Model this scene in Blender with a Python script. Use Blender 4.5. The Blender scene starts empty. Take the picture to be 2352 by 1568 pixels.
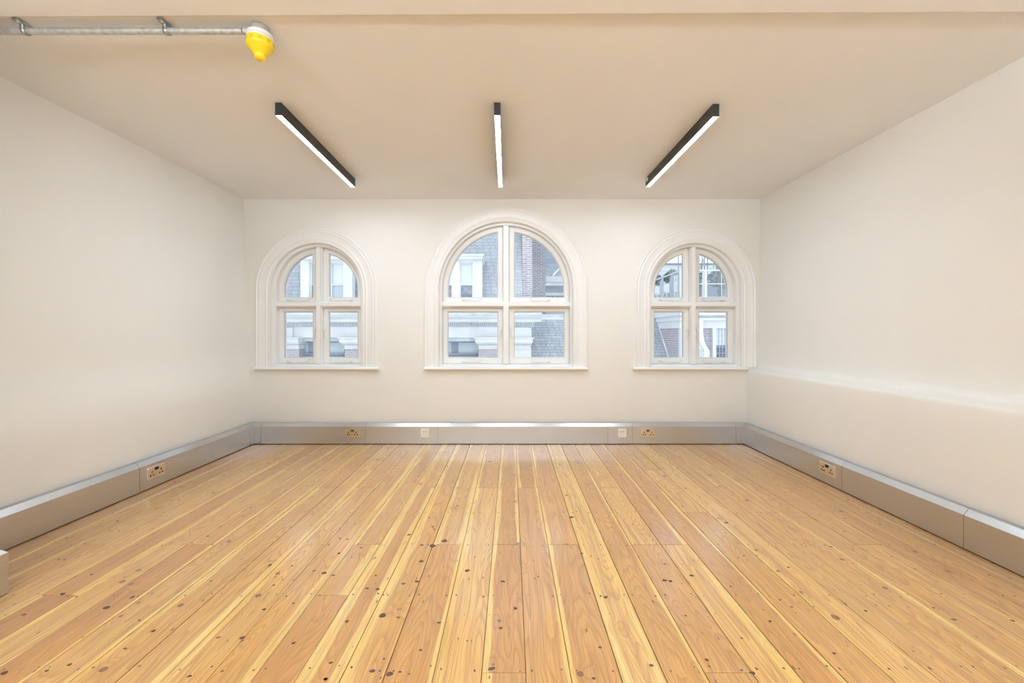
import bpy, math, random
from mathutils import Vector

C = bpy.context.scene.collection
R = math.radians
PI = math.pi
CAMZ = 1.092          # eye height; the floor is z = 0, the camera stands at x = y = 0 and looks along +y
F = 940.0
VX, VY = 1174.0, 766.0


def at(px, py, Y):
    """point of the plane y = Y seen at a pixel of the photograph"""
    return ((px - VX) * Y / F, CAMZ - (py - VY) * Y / F)


# ------------------------------------------------------------------ helpers
class MB:
    def __init__(self):
        self.v, self.f, self.m, self.uv = [], [], [], {}

    def face(self, pts, mi=0):
        b = len(self.v)
        self.v.extend([tuple(p) for p in pts])
        self.f.append(tuple(range(b, b + len(pts))))
        self.m.append(mi)

    def grid(self, rows, close_u=False, close_v=False, mi=0):
        b = len(self.v)
        n, k = len(rows), len(rows[0])
        for r in rows:
            self.v.extend([tuple(p) for p in r])
        for i in range(n if close_v else n - 1):
            for j in range(k if close_u else k - 1):
                i2, j2 = (i + 1) % n, (j + 1) % k
                self.f.append((b + i * k + j, b + i * k + j2, b + i2 * k + j2, b + i2 * k + j))
                self.m.append(mi)

    def box(self, x0, x1, y0, y1, z0, z1, mi=0):
        b = len(self.v)
        for z in (z0, z1):
            self.v.extend([(x0, y0, z), (x1, y0, z), (x1, y1, z), (x0, y1, z)])
        for q in ((0, 3, 2, 1), (4, 5, 6, 7), (0, 1, 5, 4), (1, 2, 6, 5), (2, 3, 7, 6), (3, 0, 4, 7)):
            self.f.append(tuple(b + i for i in q))
            self.m.append(mi)

    def rbox(self, x0, x1, y0, y1, z0, z1, r, mi=0):
        """box with edges chamfered on the x/z outline and on the -y face"""
        def loop(i, y):
            return [(x0 + i + r, y, z0 + i), (x1 - i - r, y, z0 + i), (x1 - i, y, z0 + i + r), (x1 - i, y, z1 - i - r),
                    (x1 - i - r, y, z1 - i), (x0 + i + r, y, z1 - i), (x0 + i, y, z1 - i - r), (x0 + i, y, z0 + i + r)]
        c = r * 0.5
        rows = [loop(0, y1), loop(0, y0 + c), loop(c, y0)]
        self.grid(rows, close_u=True, mi=mi)
        self.face(rows[-1], mi)
        self.face(rows[0][::-1], mi)

    def tube(self, pts, r, n=8, cap=True, mi=0):
        pts = [Vector(p) for p in pts]
        rs = r if isinstance(r, (list, tuple)) else [r] * len(pts)
        rows = []
        up = None
        for i, p in enumerate(pts):
            d = (pts[min(i + 1, len(pts) - 1)] - pts[max(i - 1, 0)]).normalized()
            if up is None:
                up = Vector((0, 0, 1)) if abs(d.z) < 0.9 else Vector((1, 0, 0))
            a = d.cross(up).normalized()
            b2 = a.cross(d).normalized()
            up = b2
            rows.append([tuple(p + a * math.cos(t) * rs[i] + b2 * math.sin(t) * rs[i])
                         for t in [2 * PI * k / n for k in range(n)]])
        self.grid(rows, close_u=True, mi=mi)
        if cap:
            self.face(rows[0][::-1], mi)
            self.face(rows[-1], mi)

    def lathe(self, cx, cy, prof, n=40, mi=0):
        rows = [[(cx + r * math.cos(t), cy + r * math.sin(t), z) for t in [2 * PI * k / n for k in range(n)]] for r, z in prof]
        self.grid(rows, close_u=True, mi=mi)
        self.face(rows[0], mi)
        self.face(rows[-1][::-1], mi)

    def prism(self, outline, y0, y1, mi=0):
        """x/z outline extruded from y0 to y1"""
        a = [(x, y0, z) for x, z in outline]
        b = [(x, y1, z) for x, z in outline]
        self.grid([a, b], close_u=True, mi=mi)
        self.face(a[::-1], mi)
        self.face(b, mi)

    def profx(self, prof, x0, x1, mi=0, ends=True):
        """y/z profile extruded along x"""
        a = [(x0, y, z) for y, z in prof]
        b = [(x1, y, z) for y, z in prof]
        self.grid([a, b], close_u=True, mi=mi)
        if ends:
            self.face(a[::-1], mi)
            self.face(b, mi)

    def build(self, name, mats, parent=None, smooth=False, bevel=0.0, loc=None):
        me = bpy.data.meshes.new(name)
        me.from_pydata(self.v, [], self.f)
        for m in (mats if isinstance(mats, (list, tuple)) else [mats]):
            me.materials.append(m)
        for p, mi in zip(me.polygons, self.m):
            p.material_index = mi
        o = bpy.data.objects.new(name, me)
        C.objects.link(o)
        me.validate()
        import bmesh
        bm = bmesh.new()
        bm.from_mesh(me)
        bmesh.ops.remove_doubles(bm, verts=bm.verts, dist=1e-5)
        bmesh.ops.recalc_face_normals(bm, faces=bm.faces)
        bm.to_mesh(me)
        bm.free()
        if smooth:
            for p in me.polygons:
                p.use_smooth = True
            try:
                me.set_sharp_from_angle(angle=R(smooth if smooth is not True else 35))
            except Exception:
                pass
        if bevel:
            b = o.modifiers.new('bevel', 'BEVEL')
            b.width = bevel
            b.segments = 2
            b.limit_method = 'ANGLE'
            b.angle_limit = R(30)
        if parent is not None:
            o.parent = parent
            o.matrix_parent_inverse = parent.matrix_world.inverted()
        return o


def tag(o, label=None, cat=None, group=None, kind=None):
    if label:
        o['label'] = label
    if cat:
        o['category'] = cat
    if group:
        o['group'] = group
    if kind:
        o['kind'] = kind
    return o


def empty(name, loc=(0, 0, 0), **kw):
    o = bpy.data.objects.new(name, None)
    o.empty_display_size = 0.1
    o.location = loc
    C.objects.link(o)
    o.matrix_world.translation = loc
    bpy.context.view_layer.update()
    return tag(o, **kw)


# ------------------------------------------------------------------ materials
class NT:
    def __init__(self, name):
        self.mat = bpy.data.materials.new(name)
        self.mat.use_nodes = True
        self.t = self.mat.node_tree
        self.b = self.t.nodes['Principled BSDF']

    def n(self, typ, **kw):
        nd = self.t.nodes.new(typ)
        ins = kw.pop('ins', {})
        for k, v in kw.items():
            setattr(nd, k, v)
        for k, v in ins.items():
            self.put(nd.inputs[k], v)
        return nd

    def put(self, sock, v):
        if isinstance(v, bpy.types.NodeSocket):
            self.t.links.new(v, sock)
        else:
            sock.default_value = v

    def m(self, op, a, b=0.0, c=None, clamp=False):
        nd = self.n('ShaderNodeMath', operation=op, use_clamp=clamp)
        self.put(nd.inputs[0], a)
        self.put(nd.inputs[1], b)
        if c is not None:
            self.put(nd.inputs[2], c)
        return nd.outputs[0]

    def mix(self, f, a, b, mode='MIX'):
        nd = self.n('ShaderNodeMix', data_type='RGBA', blend_type=mode)
        self.put(nd.inputs[0], f)
        for s, v in ((nd.inputs[6], a), (nd.inputs[7], b)):
            self.put(s, v if isinstance(v, bpy.types.NodeSocket) else tuple(v) + (1,) if len(v) == 3 else v)
        return nd.outputs[2]

    def ramp(self, f, stops):
        nd = self.n('ShaderNodeMapRange', interpolation_type='SMOOTHSTEP')
        self.put(nd.inputs[0], f)
        nd.inputs[1].default_value, nd.inputs[2].default_value = stops[0], stops[1]
        nd.inputs[3].default_value, nd.inputs[4].default_value = stops[2], stops[3]
        return nd.outputs[0]

    def noise(self, vec, scale, detail=2.0, rough=0.5, dist=0.0, dim='3D'):
        nd = self.n('ShaderNodeTexNoise', noise_dimensions=dim)
        if vec is not None:
            self.put(nd.inputs['Vector'], vec)
        nd.inputs['Scale'].default_value = scale
        nd.inputs['Detail'].default_value = detail
        nd.inputs['Roughness'].default_value = rough
        nd.inputs['Distortion'].default_value = dist
        return nd.outputs[0]

    def vec(self, x, y, z):
        nd = self.n('ShaderNodeCombineXYZ')
        self.put(nd.inputs[0], x)
        self.put(nd.inputs[1], y)
        self.put(nd.inputs[2], z)
        return nd.outputs[0]

    def pos(self):
        g = self.n('ShaderNodeNewGeometry')
        s = self.n('ShaderNodeSeparateXYZ', ins={0: g.outputs['Position']})
        return g.outputs['Position'], s.outputs[0], s.outputs[1], s.outputs[2]

    def bump(self, h, strength, dist=0.01):
        nd = self.n('ShaderNodeBump', ins={'Height': h})
        nd.inputs['Strength'].default_value = strength
        nd.inputs['Distance'].default_value = dist
        self.t.links.new(nd.outputs[0], self.b.inputs['Normal'])

    def set(self, col=None, rough=None, metal=None, spec=None):
        if col is not None:
            self.put(self.b.inputs['Base Color'], col if isinstance(col, bpy.types.NodeSocket) else tuple(col) + (1,))
        if rough is not None:
            self.put(self.b.inputs['Roughness'], rough)
        if metal is not None:
            self.b.inputs['Metallic'].default_value = metal
        if spec is not None:
            self.b.inputs['Specular IOR Level'].default_value = spec
        return self.mat


def speckled(name, a, b, scale=40, rough=0.6, metal=0.0, bump=0.0, spec=0.5, detail=3):
    t = NT(name)
    p, x, y, z = t.pos()
    nz = t.noise(p, scale, detail)
    if bump:
        t.bump(nz, bump, 0.004)
    return t.set(t.mix(t.ramp(nz, (0.35, 0.65, 0, 1)), a, b), rough, metal, spec)


M = {}
# painted plaster
t = NT('plaster_paint')
p, x, y, z = t.pos()
lo = t.noise(p, 0.9, 3)
fi = t.noise(p, 60, 4)
mid = t.noise(p, 7, 3)
t.bump(t.m('ADD', t.m('MULTIPLY', mid, 1.0), t.m('MULTIPLY', fi, 0.12)), 0.10, 0.02)
M['wall'] = t.set(t.mix(t.ramp(lo, (0.35, 0.65, 0, 1)), (0.870, 0.852, 0.815), (0.890, 0.872, 0.835)), 0.62, spec=0.3)
t = NT('ceiling_paint')
p, x, y, z = t.pos()
t.bump(t.m('ADD', t.noise(p, 7, 3), t.m('MULTIPLY', t.noise(p, 60, 4), 0.12)), 0.07, 0.02)
M['ceil'] = t.set(t.mix(t.ramp(t.noise(p, 0.9, 3), (0.35, 0.65, 0, 1)), (0.900, 0.893, 0.888), (0.918, 0.911, 0.906)), 0.6, spec=0.3)
t = NT('window_gloss_paint')
p, x, y, z = t.pos()
t.bump(t.noise(p, 35, 3), 0.06, 0.01)
M['paint'] = t.set(t.mix(t.noise(p, 5, 2), (0.900, 0.893, 0.880), (0.920, 0.913, 0.900)), 0.32, spec=0.5)
M['hardware'] = speckled('painted_ironmongery', (0.90, 0.90, 0.88), (0.82, 0.81, 0.78), 60, 0.3)
# brushed galvanised steel
t = NT('trunking_steel')
p, x, y, z = t.pos()
g1 = t.noise(p, 420, 2)
g2 = t.noise(t.vec(t.m('MULTIPLY', x, 5), t.m('MULTIPLY', y, 5), t.m('MULTIPLY', z, 60)), 3, 3)
col = t.mix(t.ramp(g1, (0.3, 0.7, 0, 1)), (0.56, 0.565, 0.58), (0.68, 0.685, 0.70))
M['steel'] = t.set(col, 0.285, 1.0)
M['galv'] = speckled('galvanised_conduit', (0.46, 0.46, 0.44), (0.60, 0.61, 0.59), 45, 0.42, 0.6)
M['clip'] = speckled('zinc_saddle', (0.42, 0.47, 0.48), (0.62, 0.66, 0.67), 60, 0.3, 0.9)
M['boxgrey'] = speckled('box_grey', (0.42, 0.41, 0.38), (0.48, 0.47, 0.43), 60, 0.5, 0.3)
M['white_plastic'] = speckled('white_plastic', (0.80, 0.80, 0.79), (0.83, 0.83, 0.82), 10, 0.35)
M['cream_plastic'] = speckled('moulded_white_plastic', (0.86, 0.82, 0.74), (0.88, 0.84, 0.77), 10, 0.3)
M['port_shade'] = speckled('port_recess', (0.36, 0.32, 0.26), (0.40, 0.36, 0.30), 10, 0.5)
M['yellow'] = speckled('yellow_plastic', (0.86, 0.62, 0.012), (0.90, 0.66, 0.02), 20, 0.35)
M['yellow_slot'] = speckled('yellow_slot', (0.66, 0.48, 0.02), (0.70, 0.51, 0.025), 20, 0.5)
M['seam'] = speckled('dark_seam', (0.10, 0.09, 0.08), (0.12, 0.11, 0.1), 20, 0.6)
M['black'] = speckled('black_plastic', (0.012, 0.012, 0.012), (0.02, 0.02, 0.02), 20, 0.35)
M['lamp_body'] = speckled('anodised_lamp_body', (0.035, 0.036, 0.036), (0.05, 0.05, 0.05), 200, 0.42, 0.3)
M['satin'] = speckled('satin_socket_plate', (0.72, 0.66, 0.58), (0.80, 0.74, 0.66), 150, 0.16, 1.0)
M['under'] = speckled('subfloor_dark', (0.12, 0.07, 0.03), (0.20, 0.12, 0.05), 12, 0.9)
t = NT('lamp_diffuser')
t.set((0.9, 0.9, 0.9), 0.5)
t.b.inputs['Emission Color'].default_value = (0.73, 0.87, 1.0, 1)
t.b.inputs['Emission Strength'].default_value = 92.0
M['glow'] = t.mat
t = NT('fill_uplight_diffuser')  # emission of the fill lamps added behind the camera
t.set((0.9, 0.9, 0.9), 0.5)
t.b.inputs['Emission Color'].default_value = (0.77, 0.895, 1.0, 1)
t.b.inputs['Emission Strength'].default_value = 760.0
M['fill_glow'] = t.mat


def glass(name, tint=(1, 1, 1), refl=1.0):
    m = bpy.data.materials.new(name)
    m.use_nodes = True
    nt = m.node_tree
    nt.nodes.clear()
    out = nt.nodes.new('ShaderNodeOutputMaterial')
    mx = nt.nodes.new('ShaderNodeMixShader')
    tr = nt.nodes.new('ShaderNodeBsdfTransparent')
    tr.inputs[0].default_value = tuple(tint) + (1,)
    gl = nt.nodes.new('ShaderNodeBsdfGlossy')
    gl.inputs['Roughness'].default_value = 0.02
    fr = nt.nodes.new('ShaderNodeFresnel')
    fr.inputs[0].default_value = 1.45
    nt.links.new(fr.outputs[0], mx.inputs[0])
    nt.links.new(tr.outputs[0], mx.inputs[1])
    nt.links.new(gl.outputs[0], mx.inputs[2])
    nt.links.new(mx.outputs[0], out.inputs[0])
    return m


M['glass'] = glass('window_glass', (0.95, 0.97, 0.98))

# outdoor materials
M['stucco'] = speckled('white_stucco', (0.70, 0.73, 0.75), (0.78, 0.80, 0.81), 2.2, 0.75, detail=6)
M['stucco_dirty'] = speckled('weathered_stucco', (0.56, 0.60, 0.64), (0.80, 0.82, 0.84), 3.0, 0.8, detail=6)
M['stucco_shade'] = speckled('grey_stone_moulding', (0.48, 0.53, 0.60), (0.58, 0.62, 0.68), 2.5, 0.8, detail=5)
M['lead'] = speckled('lead_sheet', (0.50, 0.55, 0.60), (0.70, 0.74, 0.78), 3.0, 0.6, detail=6)
M['outside_white'] = speckled('outside_white_paint', (0.73, 0.75, 0.77), (0.78, 0.80, 0.82), 2.0, 0.5)
M['render_grey'] = speckled('grey_render', (0.28, 0.33, 0.40), (0.35, 0.40, 0.47), 1.5, 0.8)
M['blind'] = speckled('window_blind', (0.50, 0.58, 0.65), (0.56, 0.64, 0.70), 1.0, 0.7)
M['blind_light'] = speckled('pale_window_blind', (0.72, 0.78, 0.83), (0.76, 0.81, 0.86), 1.0, 0.7)
M['dark_pane'] = speckled('dark_window_interior', (0.16, 0.20, 0.26), (0.30, 0.35, 0.42), 7.0, 0.25, detail=5)
M['fin'] = speckled('grey_metal_fin', (0.36, 0.41, 0.47), (0.42, 0.47, 0.53), 2, 0.5)
M['wire'] = speckled('galvanised_wire', (0.52, 0.57, 0.64), (0.62, 0.67, 0.73), 10, 0.5)
M['dark_metal'] = speckled('dark_pole_metal', (0.22, 0.26, 0.32), (0.28, 0.32, 0.38), 10, 0.5)
M['leaf'] = speckled('shrub_leaf', (0.07, 0.11, 0.09), (0.34, 0.42, 0.42), 9, 0.6)
M['leaf_pale'] = speckled('pale_shrub_leaf', (0.24, 0.36, 0.33), (0.50, 0.60, 0.58), 9, 0.6)
M['stem'] = speckled('shrub_stem', (0.16, 0.14, 0.12), (0.22, 0.2, 0.17), 9, 0.8)
M['asphalt'] = speckled('street_asphalt', (0.30, 0.30, 0.31), (0.38, 0.38, 0.39), 3, 0.9)


def coursed(name, c1, c2, mortar, bw, bh, ms, zk=1.0, rough=0.8, bump=0.4, offset=0.5, level=False, jitter=0.0):
    """bricks or slates: courses run level round every face"""
    t = NT(name)
    p, x, y, z = t.pos()
    h = x if level else t.m('ADD', x, y)
    zz = t.m('MULTIPLY', z, zk)
    if jitter:
        # diminishing, slightly uneven courses with ragged widths
        zz = t.m('ADD', zz, t.m('MULTIPLY', t.m('SUBTRACT', t.noise(p, 1.6, 2), 0.5), jitter))
        row = t.m('FLOOR', t.m('DIVIDE', zz, bh))
        sh = t.m('MULTIPLY', t.m('FRACT', t.m('MULTIPLY', row, 0.618)), bw)
        h = t.m('ADD', h, sh)
        h = t.m('ADD', h, t.m('MULTIPLY', t.m('SINE', t.m('ADD', t.m('MULTIPLY', h, 9.0), t.m('MULTIPLY', row, 2.3))), 0.035))
    nd = t.n('ShaderNodeTexBrick', ins={'Vector': t.vec(h, zz, 0.0)})
    nd.offset = offset
    nd.inputs['Color1'].default_value = tuple(c1) + (1,)
    nd.inputs['Color2'].default_value = tuple(c2) + (1,)
    nd.inputs['Mortar'].default_value = tuple(mortar) + (1,)
    nd.inputs['Scale'].default_value = 1.0
    nd.inputs['Brick Width'].default_value = bw
    nd.inputs['Row Height'].default_value = bh
    nd.inputs['Mortar Size'].default_value = ms
    nd.inputs['Mortar Smooth'].default_value = 0.15
    var = t.noise(p, 14, 5)
    col = t.mix(t.m('MULTIPLY', t.ramp(var, (0.3, 0.75, 0, 1)), 0.35), nd.outputs['Color'], mortar)
    t.bump(t.m('SUBTRACT', 1.0, nd.outputs['Fac']), bump, 0.01)
    return t.set(col, rough)


M['brick'] = coursed('pale_red_brick', (0.38, 0.33, 0.37), (0.47, 0.41, 0.45), (0.56, 0.57, 0.61), 0.225, 0.075, 0.008)
M['brick_white'] = coursed('brick_with_white_joints', (0.32, 0.26, 0.29), (0.42, 0.34, 0.37), (0.74, 0.76, 0.80), 0.30, 0.075, 0.012)
M['brick_dark'] = coursed('dark_stock_brick', (0.22, 0.22, 0.25), (0.34, 0.33, 0.36), (0.55, 0.56, 0.60), 0.225, 0.075, 0.012)
M['brick_paint'] = coursed('white_painted_brick', (0.76, 0.80, 0.83), (0.80, 0.83, 0.86), (0.60, 0.65, 0.70), 0.44, 0.19, 0.014, bump=0.2)
M['slate'] = coursed('blue_grey_slate', (0.42, 0.46, 0.50), (0.50, 0.54, 0.58), (0.22, 0.25, 0.30), 0.235, 0.128, 0.0055, level=True, jitter=0.03)
M['slate_near'] = coursed('weathered_slate', (0.38, 0.42, 0.46), (0.50, 0.54, 0.58), (0.18, 0.21, 0.25), 0.215, 0.093, 0.0055, level=True, jitter=0.04)
M['slate_dark'] = coursed('old_dark_slate', (0.30, 0.35, 0.42), (0.38, 0.44, 0.51), (0.22, 0.26, 0.32), 0.6, 0.10, 0.007, level=True, jitter=0.03)

# ------------------------------------------------------------------ room dimensions
XL, XR = -2.601, 2.352        # lower wall planes left and right
XLT, XRT = -2.675, 2.49       # upper wall planes
YB = 4.099                    # back wall plane
YF = -2.6                     # wall behind the camera
ZC = 2.44
FT = 0.059                    # depth of the trunking

# ------------------------------------------------------------------ floor boards
random.seed(7)
t = NT('pine_floorboards')
uvn = t.n('ShaderNodeUVMap', uv_map='board')
su = t.n('ShaderNodeSeparateXYZ', ins={0: uvn.outputs[0]})
U, V = su.outputs[0], su.outputs[1]
att = t.n('ShaderNodeAttribute', attribute_name='bt')
sc = t.n('ShaderNodeSeparateColor', ins={0: att.outputs['Color']})
TONE, SL, SR, SEED = sc.outputs[0], sc.outputs[1], sc.outputs[2], att.outputs['Alpha']
att2 = t.n('ShaderNodeAttribute', attribute_name='bw')
sc2 = t.n('ShaderNodeSeparateColor', ins={0: att2.outputs['Color']})
W, RED = sc2.outputs[0], sc2.outputs[1]
S50 = t.m('MULTIPLY', SEED, 53.0)
# knots: round dark spots, each with grain flowing round it
kv = t.vec(t.m('ADD', U, S50), V, S50)
vor = t.n('ShaderNodeTexVoronoi', voronoi_dimensions='2D', ins={'Vector': kv, 'Scale': 4.4})
rnd = t.n('ShaderNodeSeparateColor', ins={0: vor.outputs['Color']})
kd = t.m('DIVIDE', vor.outputs['Distance'], 4.4)
big = t.m('MULTIPLY', t.m('SUBTRACT', rnd.outputs[0], 0.60, clamp=True), 0.030)
knot = t.m('MULTIPLY', t.m('LESS_THAN', kd, big), 1.0)
kn = t.ramp(t.m('SUBTRACT', kd, big), (-0.0015, 0.0015, 1.0, 0.0))
knot = t.m('MULTIPLY', kn, t.m('GREATER_THAN', rnd.outputs[0], 0.62))
halo = t.m('MULTIPLY', t.ramp(kd, (0.0, 0.07, 1.0, 0.0)), t.m('GREATER_THAN', rnd.outputs[0], 0.62))
# slow wander of the grain along the board
wand = t.noise(t.vec(t.m('MULTIPLY', U, 2.5), t.m('MULTIPLY', V, 0.9), S50), 1.0, 2)
uw = t.m('ADD', U, t.m('MULTIPLY', t.m('SUBTRACT', wand, 0.5), 0.075))
uw = t.m('ADD', uw, t.m('MULTIPLY', halo, 0.012))
# cathedral figure: contour lines of a long stretched field
fld = t.noise(t.vec(t.m('MULTIPLY', uw, 7.5), t.m('MULTIPLY', V, 0.75), t.m('ADD', S50, 11.0)), 1.0, 1.5)
fld = t.m('ADD', fld, t.m('MULTIPLY', halo, 0.05))
ring = t.m('FRACT', t.m('MULTIPLY', fld, 32.0))
ring = t.m('MULTIPLY', t.ramp(ring, (0.35, 1.0, 0.0, 1.0)), t.ramp(ring, (0.94, 1.0, 1.0, 0.0)))
fib = t.noise(t.vec(t.m('MULTIPLY', uw, 230), t.m('MULTIPLY', V, 5.0), S50), 1.0, 3)
streak = t.noise(t.vec(t.m('MULTIPLY', uw, 45), t.m('MULTIPLY', V, 0.9), t.m('ADD', S50, 5.0)), 1.0, 3)
blot = t.noise(t.vec(t.m('MULTIPLY', U, 6), t.m('MULTIPLY', V, 1.7), t.m('ADD', S50, 3.0)), 1.0, 3)
# sapwood bands along the edges
wig = t.noise(t.vec(t.m('MULTIPLY', U, 0.0), t.m('MULTIPLY', V, 1.3), t.m('ADD', S50, 23.0)), 1.0, 2.5)
wig = t.m('MULTIPLY', t.m('SUBTRACT', wig, 0.5), 0.055)
dl = t.m('ADD', U, t.m('MULTIPLY', W, 0.5))
dr = t.m('SUBTRACT', t.m('MULTIPLY', W, 0.5), U)
sl = t.ramp(t.m('SUBTRACT', t.m('ADD', SL, t.m('MULTIPLY', wig, t.m('GREATER_THAN', SL, 0.004))), dl), (-0.003, 0.003, 0.0, 1.0))
sr = t.ramp(t.m('SUBTRACT', t.m('ADD', SR, t.m('MULTIPLY', wig, t.m('GREATER_THAN', SR, 0.004))), dr), (-0.003, 0.003, 0.0, 1.0))
sap = t.m('MAXIMUM', sl, sr)
heartc = t.mix(TONE, (0.43, 0.180, 0.042), (0.87, 0.570, 0.205))
heartc = t.mix(RED, heartc, (0.56, 0.29, 0.115))
heartc = t.mix(t.m('MULTIPLY', t.ramp(blot, (0.3, 0.75, 0, 1)), 0.40), heartc, (0.80, 0.40, 0.09))
sapc = t.mix(t.ramp(blot, (0.3, 0.7, 0, 1)), (0.88, 0.620, 0.225), (0.82, 0.510, 0.140))
col = t.mix(sap, heartc, sapc)
dark = t.mix(0.60, col, (0.22, 0.075, 0.02))
rf = t.m('MULTIPLY', ring, t.m('SUBTRACT', 0.52, t.m('MULTIPLY', sap, 0.34)))
col = t.mix(rf, col, dark)
col = t.mix(t.m('MULTIPLY', t.ramp(streak, (0.45, 0.75, 0, 1)), 0.42), col, (0.34, 0.15, 0.055))
col = t.mix(t.m('MULTIPLY', t.ramp(fib, (0.42, 0.72, 0, 1)), 0.42), col, (0.30, 0.14, 0.05))
col = t.mix(t.m('MULTIPLY', halo, 0.22), col, (0.42, 0.17, 0.05))
core = t.ramp(kd, (0.0, 0.010, 1.0, 0.0))
kc = t.mix(core, (0.10, 0.045, 0.03), (0.20, 0.10, 0.06))
col = t.mix(t.m('MULTIPLY', knot, 0.85), col, kc)
p, x, y, z = t.pos()
spk = t.n('ShaderNodeTexVoronoi', voronoi_dimensions='2D', ins={'Vector': t.vec(t.m('MULTIPLY', x, 1.0), t.m('MULTIPLY', y, 0.35), 0.0), 'Scale': 17.0})
spr = t.n('ShaderNodeSeparateColor', ins={0: spk.outputs['Color']})
spm = t.m('MULTIPLY', t.m('LESS_THAN', spk.outputs['Distance'], t.m('MULTIPLY', spr.outputs[1], 0.055)), t.m('GREATER_THAN', spr.outputs[0], 0.50))
col = t.mix(t.m('MULTIPLY', spm, 0.85), col, (0.12, 0.06, 0.04))
rgh = t.ramp(t.noise(p, 3.5, 4), (0.2, 0.8, 0.29, 0.33))
t.bump(t.m('ADD', t.m('MULTIPLY', fib, 0.35), t.m('ADD', t.noise(t.vec(t.m('MULTIPLY', x, 9), t.m('MULTIPLY', y, 2.0), 0.0), 1.0, 2), t.m('MULTIPLY', ring, -0.2))), 0.10, 0.006)
t.b.inputs['Coat Weight'].default_value = 0.85
t.b.inputs['Coat Roughness'].default_value = 0.16
t.b.inputs['Coat IOR'].default_value = 1.6
M['boards'] = t.set(col, rgh, spec=0.3)

t = NT('board_knot')
uvn = t.n('ShaderNodeUVMap', uv_map='board')
ln = t.n('ShaderNodeVectorMath', operation='LENGTH', ins={0: uvn.outputs[0]})
p, x, y, z = t.pos()
kn1 = t.noise(p, 90, 3)
rr = t.m('ADD', ln.outputs['Value'], t.m('MULTIPLY', t.m('SUBTRACT', kn1, 0.5), 0.5))
M['knot'] = t.set(t.mix(t.ramp(rr, (0.45, 0.9, 0, 1)), t.mix(kn1, (0.16, 0.08, 0.05), (0.09, 0.04, 0.03)), (0.05, 0.022, 0.015)), 0.4, spec=0.25)
M['knot_red'] = speckled('reddish_knot', (0.36, 0.16, 0.07), (0.22, 0.08, 0.035), 60, 0.3)
M['nail'] = speckled('old_nail_hole', (0.05, 0.04, 0.035), (0.10, 0.09, 0.075), 80, 0.45)

JOISTS = [-0.2, 0.19, 0.57, 0.95, 1.335, 1.71, 2.12, 2.50, 2.90, 3.28, 3.68]
# seam positions read off the boards; (x of the left seam, [pieces from the camera towards the window])
# piece: (far end y or None, tone 0 dark..1 pale, sapwood left, sapwood right, red)
B = [
    (-2.560, [(None, .40, 0, .02, .5)]),
    (-2.400, [(1.71, .35, .03, 0, .6), (None, .5, .02, 0, .5)]),
    (-2.250, [(2.12, .45, .04, 0, .3), (None, .7, .02, 0, .2)]),
    (-2.105, [(None, .75, 0, .03, .1)]),
    (-1.965, [(1.71, .12, .02, 0, .3), (None, .25, 0, .03, .3)]),
    (-1.820, [(2.12, .70, .02, 0, .0), (3.28, .6, .02, .0, .1), (None, .45, 0, .02, .2)]),
    (-1.675, [(2.12, .05, .0, .025, .4), (None, .45, .02, .03, .1)]),
    (-1.530, [(None, .55, .0, .03, .0)]),
    (-1.385, [(2.90, .50, .045, 0, .0), (None, .35, .02, 0, .2)]),
    (-1.240, [(3.28, .55, .0, .05, .0), (None, .75, .02, .0, .0)]),
    (-1.100, [(2.90, .60, .05, 0, .0), (None, .4, .0, .02, .2)]),
    (-0.960, [(None, .45, .0, .055, .0)]),
    (-0.817, [(1.71, .15, .0, 0, .5), (2.12, .50, .0, .055, .3), (None, .5, .03, .0, .2)]),
    (-0.680, [(2.90, .30, .055, .035, .0), (None, .5, .05, .0, .0)]),
    (-0.540, [(None, .42, .050, .0, .0)]),
    (-0.404, [(2.12, .25, .0, .020, .35), (None, .55, .03, .04, .0)]),
    (-0.248, [(2.90, .92, .035, .0, .2), (None, .45, .03, .0, .2)]),
    (-0.0948, [(1.32, .35, .03, 0, .3), (2.12, .15, .030, .0, .75), (None, .30, .03, .02, .1)]),
    (0.0474, [(2.90, .62, .0, .015, .65), (None, .12, .02, .015, .2)]),
    (0.190, [(2.12, .40, .025, .0, .5), (None, .55, .02, .0, .6)]),
    (0.349, [(None, .88, .035, .030, .0)]),
    (0.490, [(None, .35, .0, .018, .0)]),
    (0.623, [(1.32, .6, .0, .0, .4), (2.12, .62, .0, .0, .7), (2.90, .72, .0, .0, .1), (None, .6, .0, .02, .0)]),
    (0.776, [(2.12, .97, .0, .045, .2), (None, .10, .0, .030, .7)]),
    (0.918, [(None, .28, .0, .025, .45)]),
    (1.054, [(2.50, .50, .0, .0, .3), (3.28, .8, .0, .0, .2), (None, .5, .0, .0, .2)]),
    (1.205, [(None, .90, .03, .0, .1)]),
    (1.350, [(2.90, .62, .0, .0, .2), (None, .5, .0, .02, .1)]),
    (1.495, [(2.50, .55, .0, .015, .1), (None, .65, .0, .0, .1)]),
    (1.640, [(None, .50, .02, .0, .15)]),
    (1.785, [(2.12, .62, .0, .0, .1), (None, .45, .0, .02, .2)]),
    (1.930, [(2.90, .45, .0, .015, .3), (None, .6, .0, .0, .1)]),
    (2.075, [(None, .55, .0, .02, .2)]),
    (2.215, [(None, .50, .0, .0, .3)]),
    (2.340, None),
]
B = [(-2.70, [(None, .5, 0, 0, .3)])] + B

verts, faces, fm, uvs, bts, bws = [], [], [], [], [], []


def fquad(pts, uv, bt, bw, mi):
    b = len(verts)
    verts.extend(pts)
    faces.append(tuple(range(b, b + len(pts))))
    fm.append(mi)
    uvs.extend(uv)
    bts.extend([bt] * len(pts))
    bws.extend([bw] * len(pts))


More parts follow.
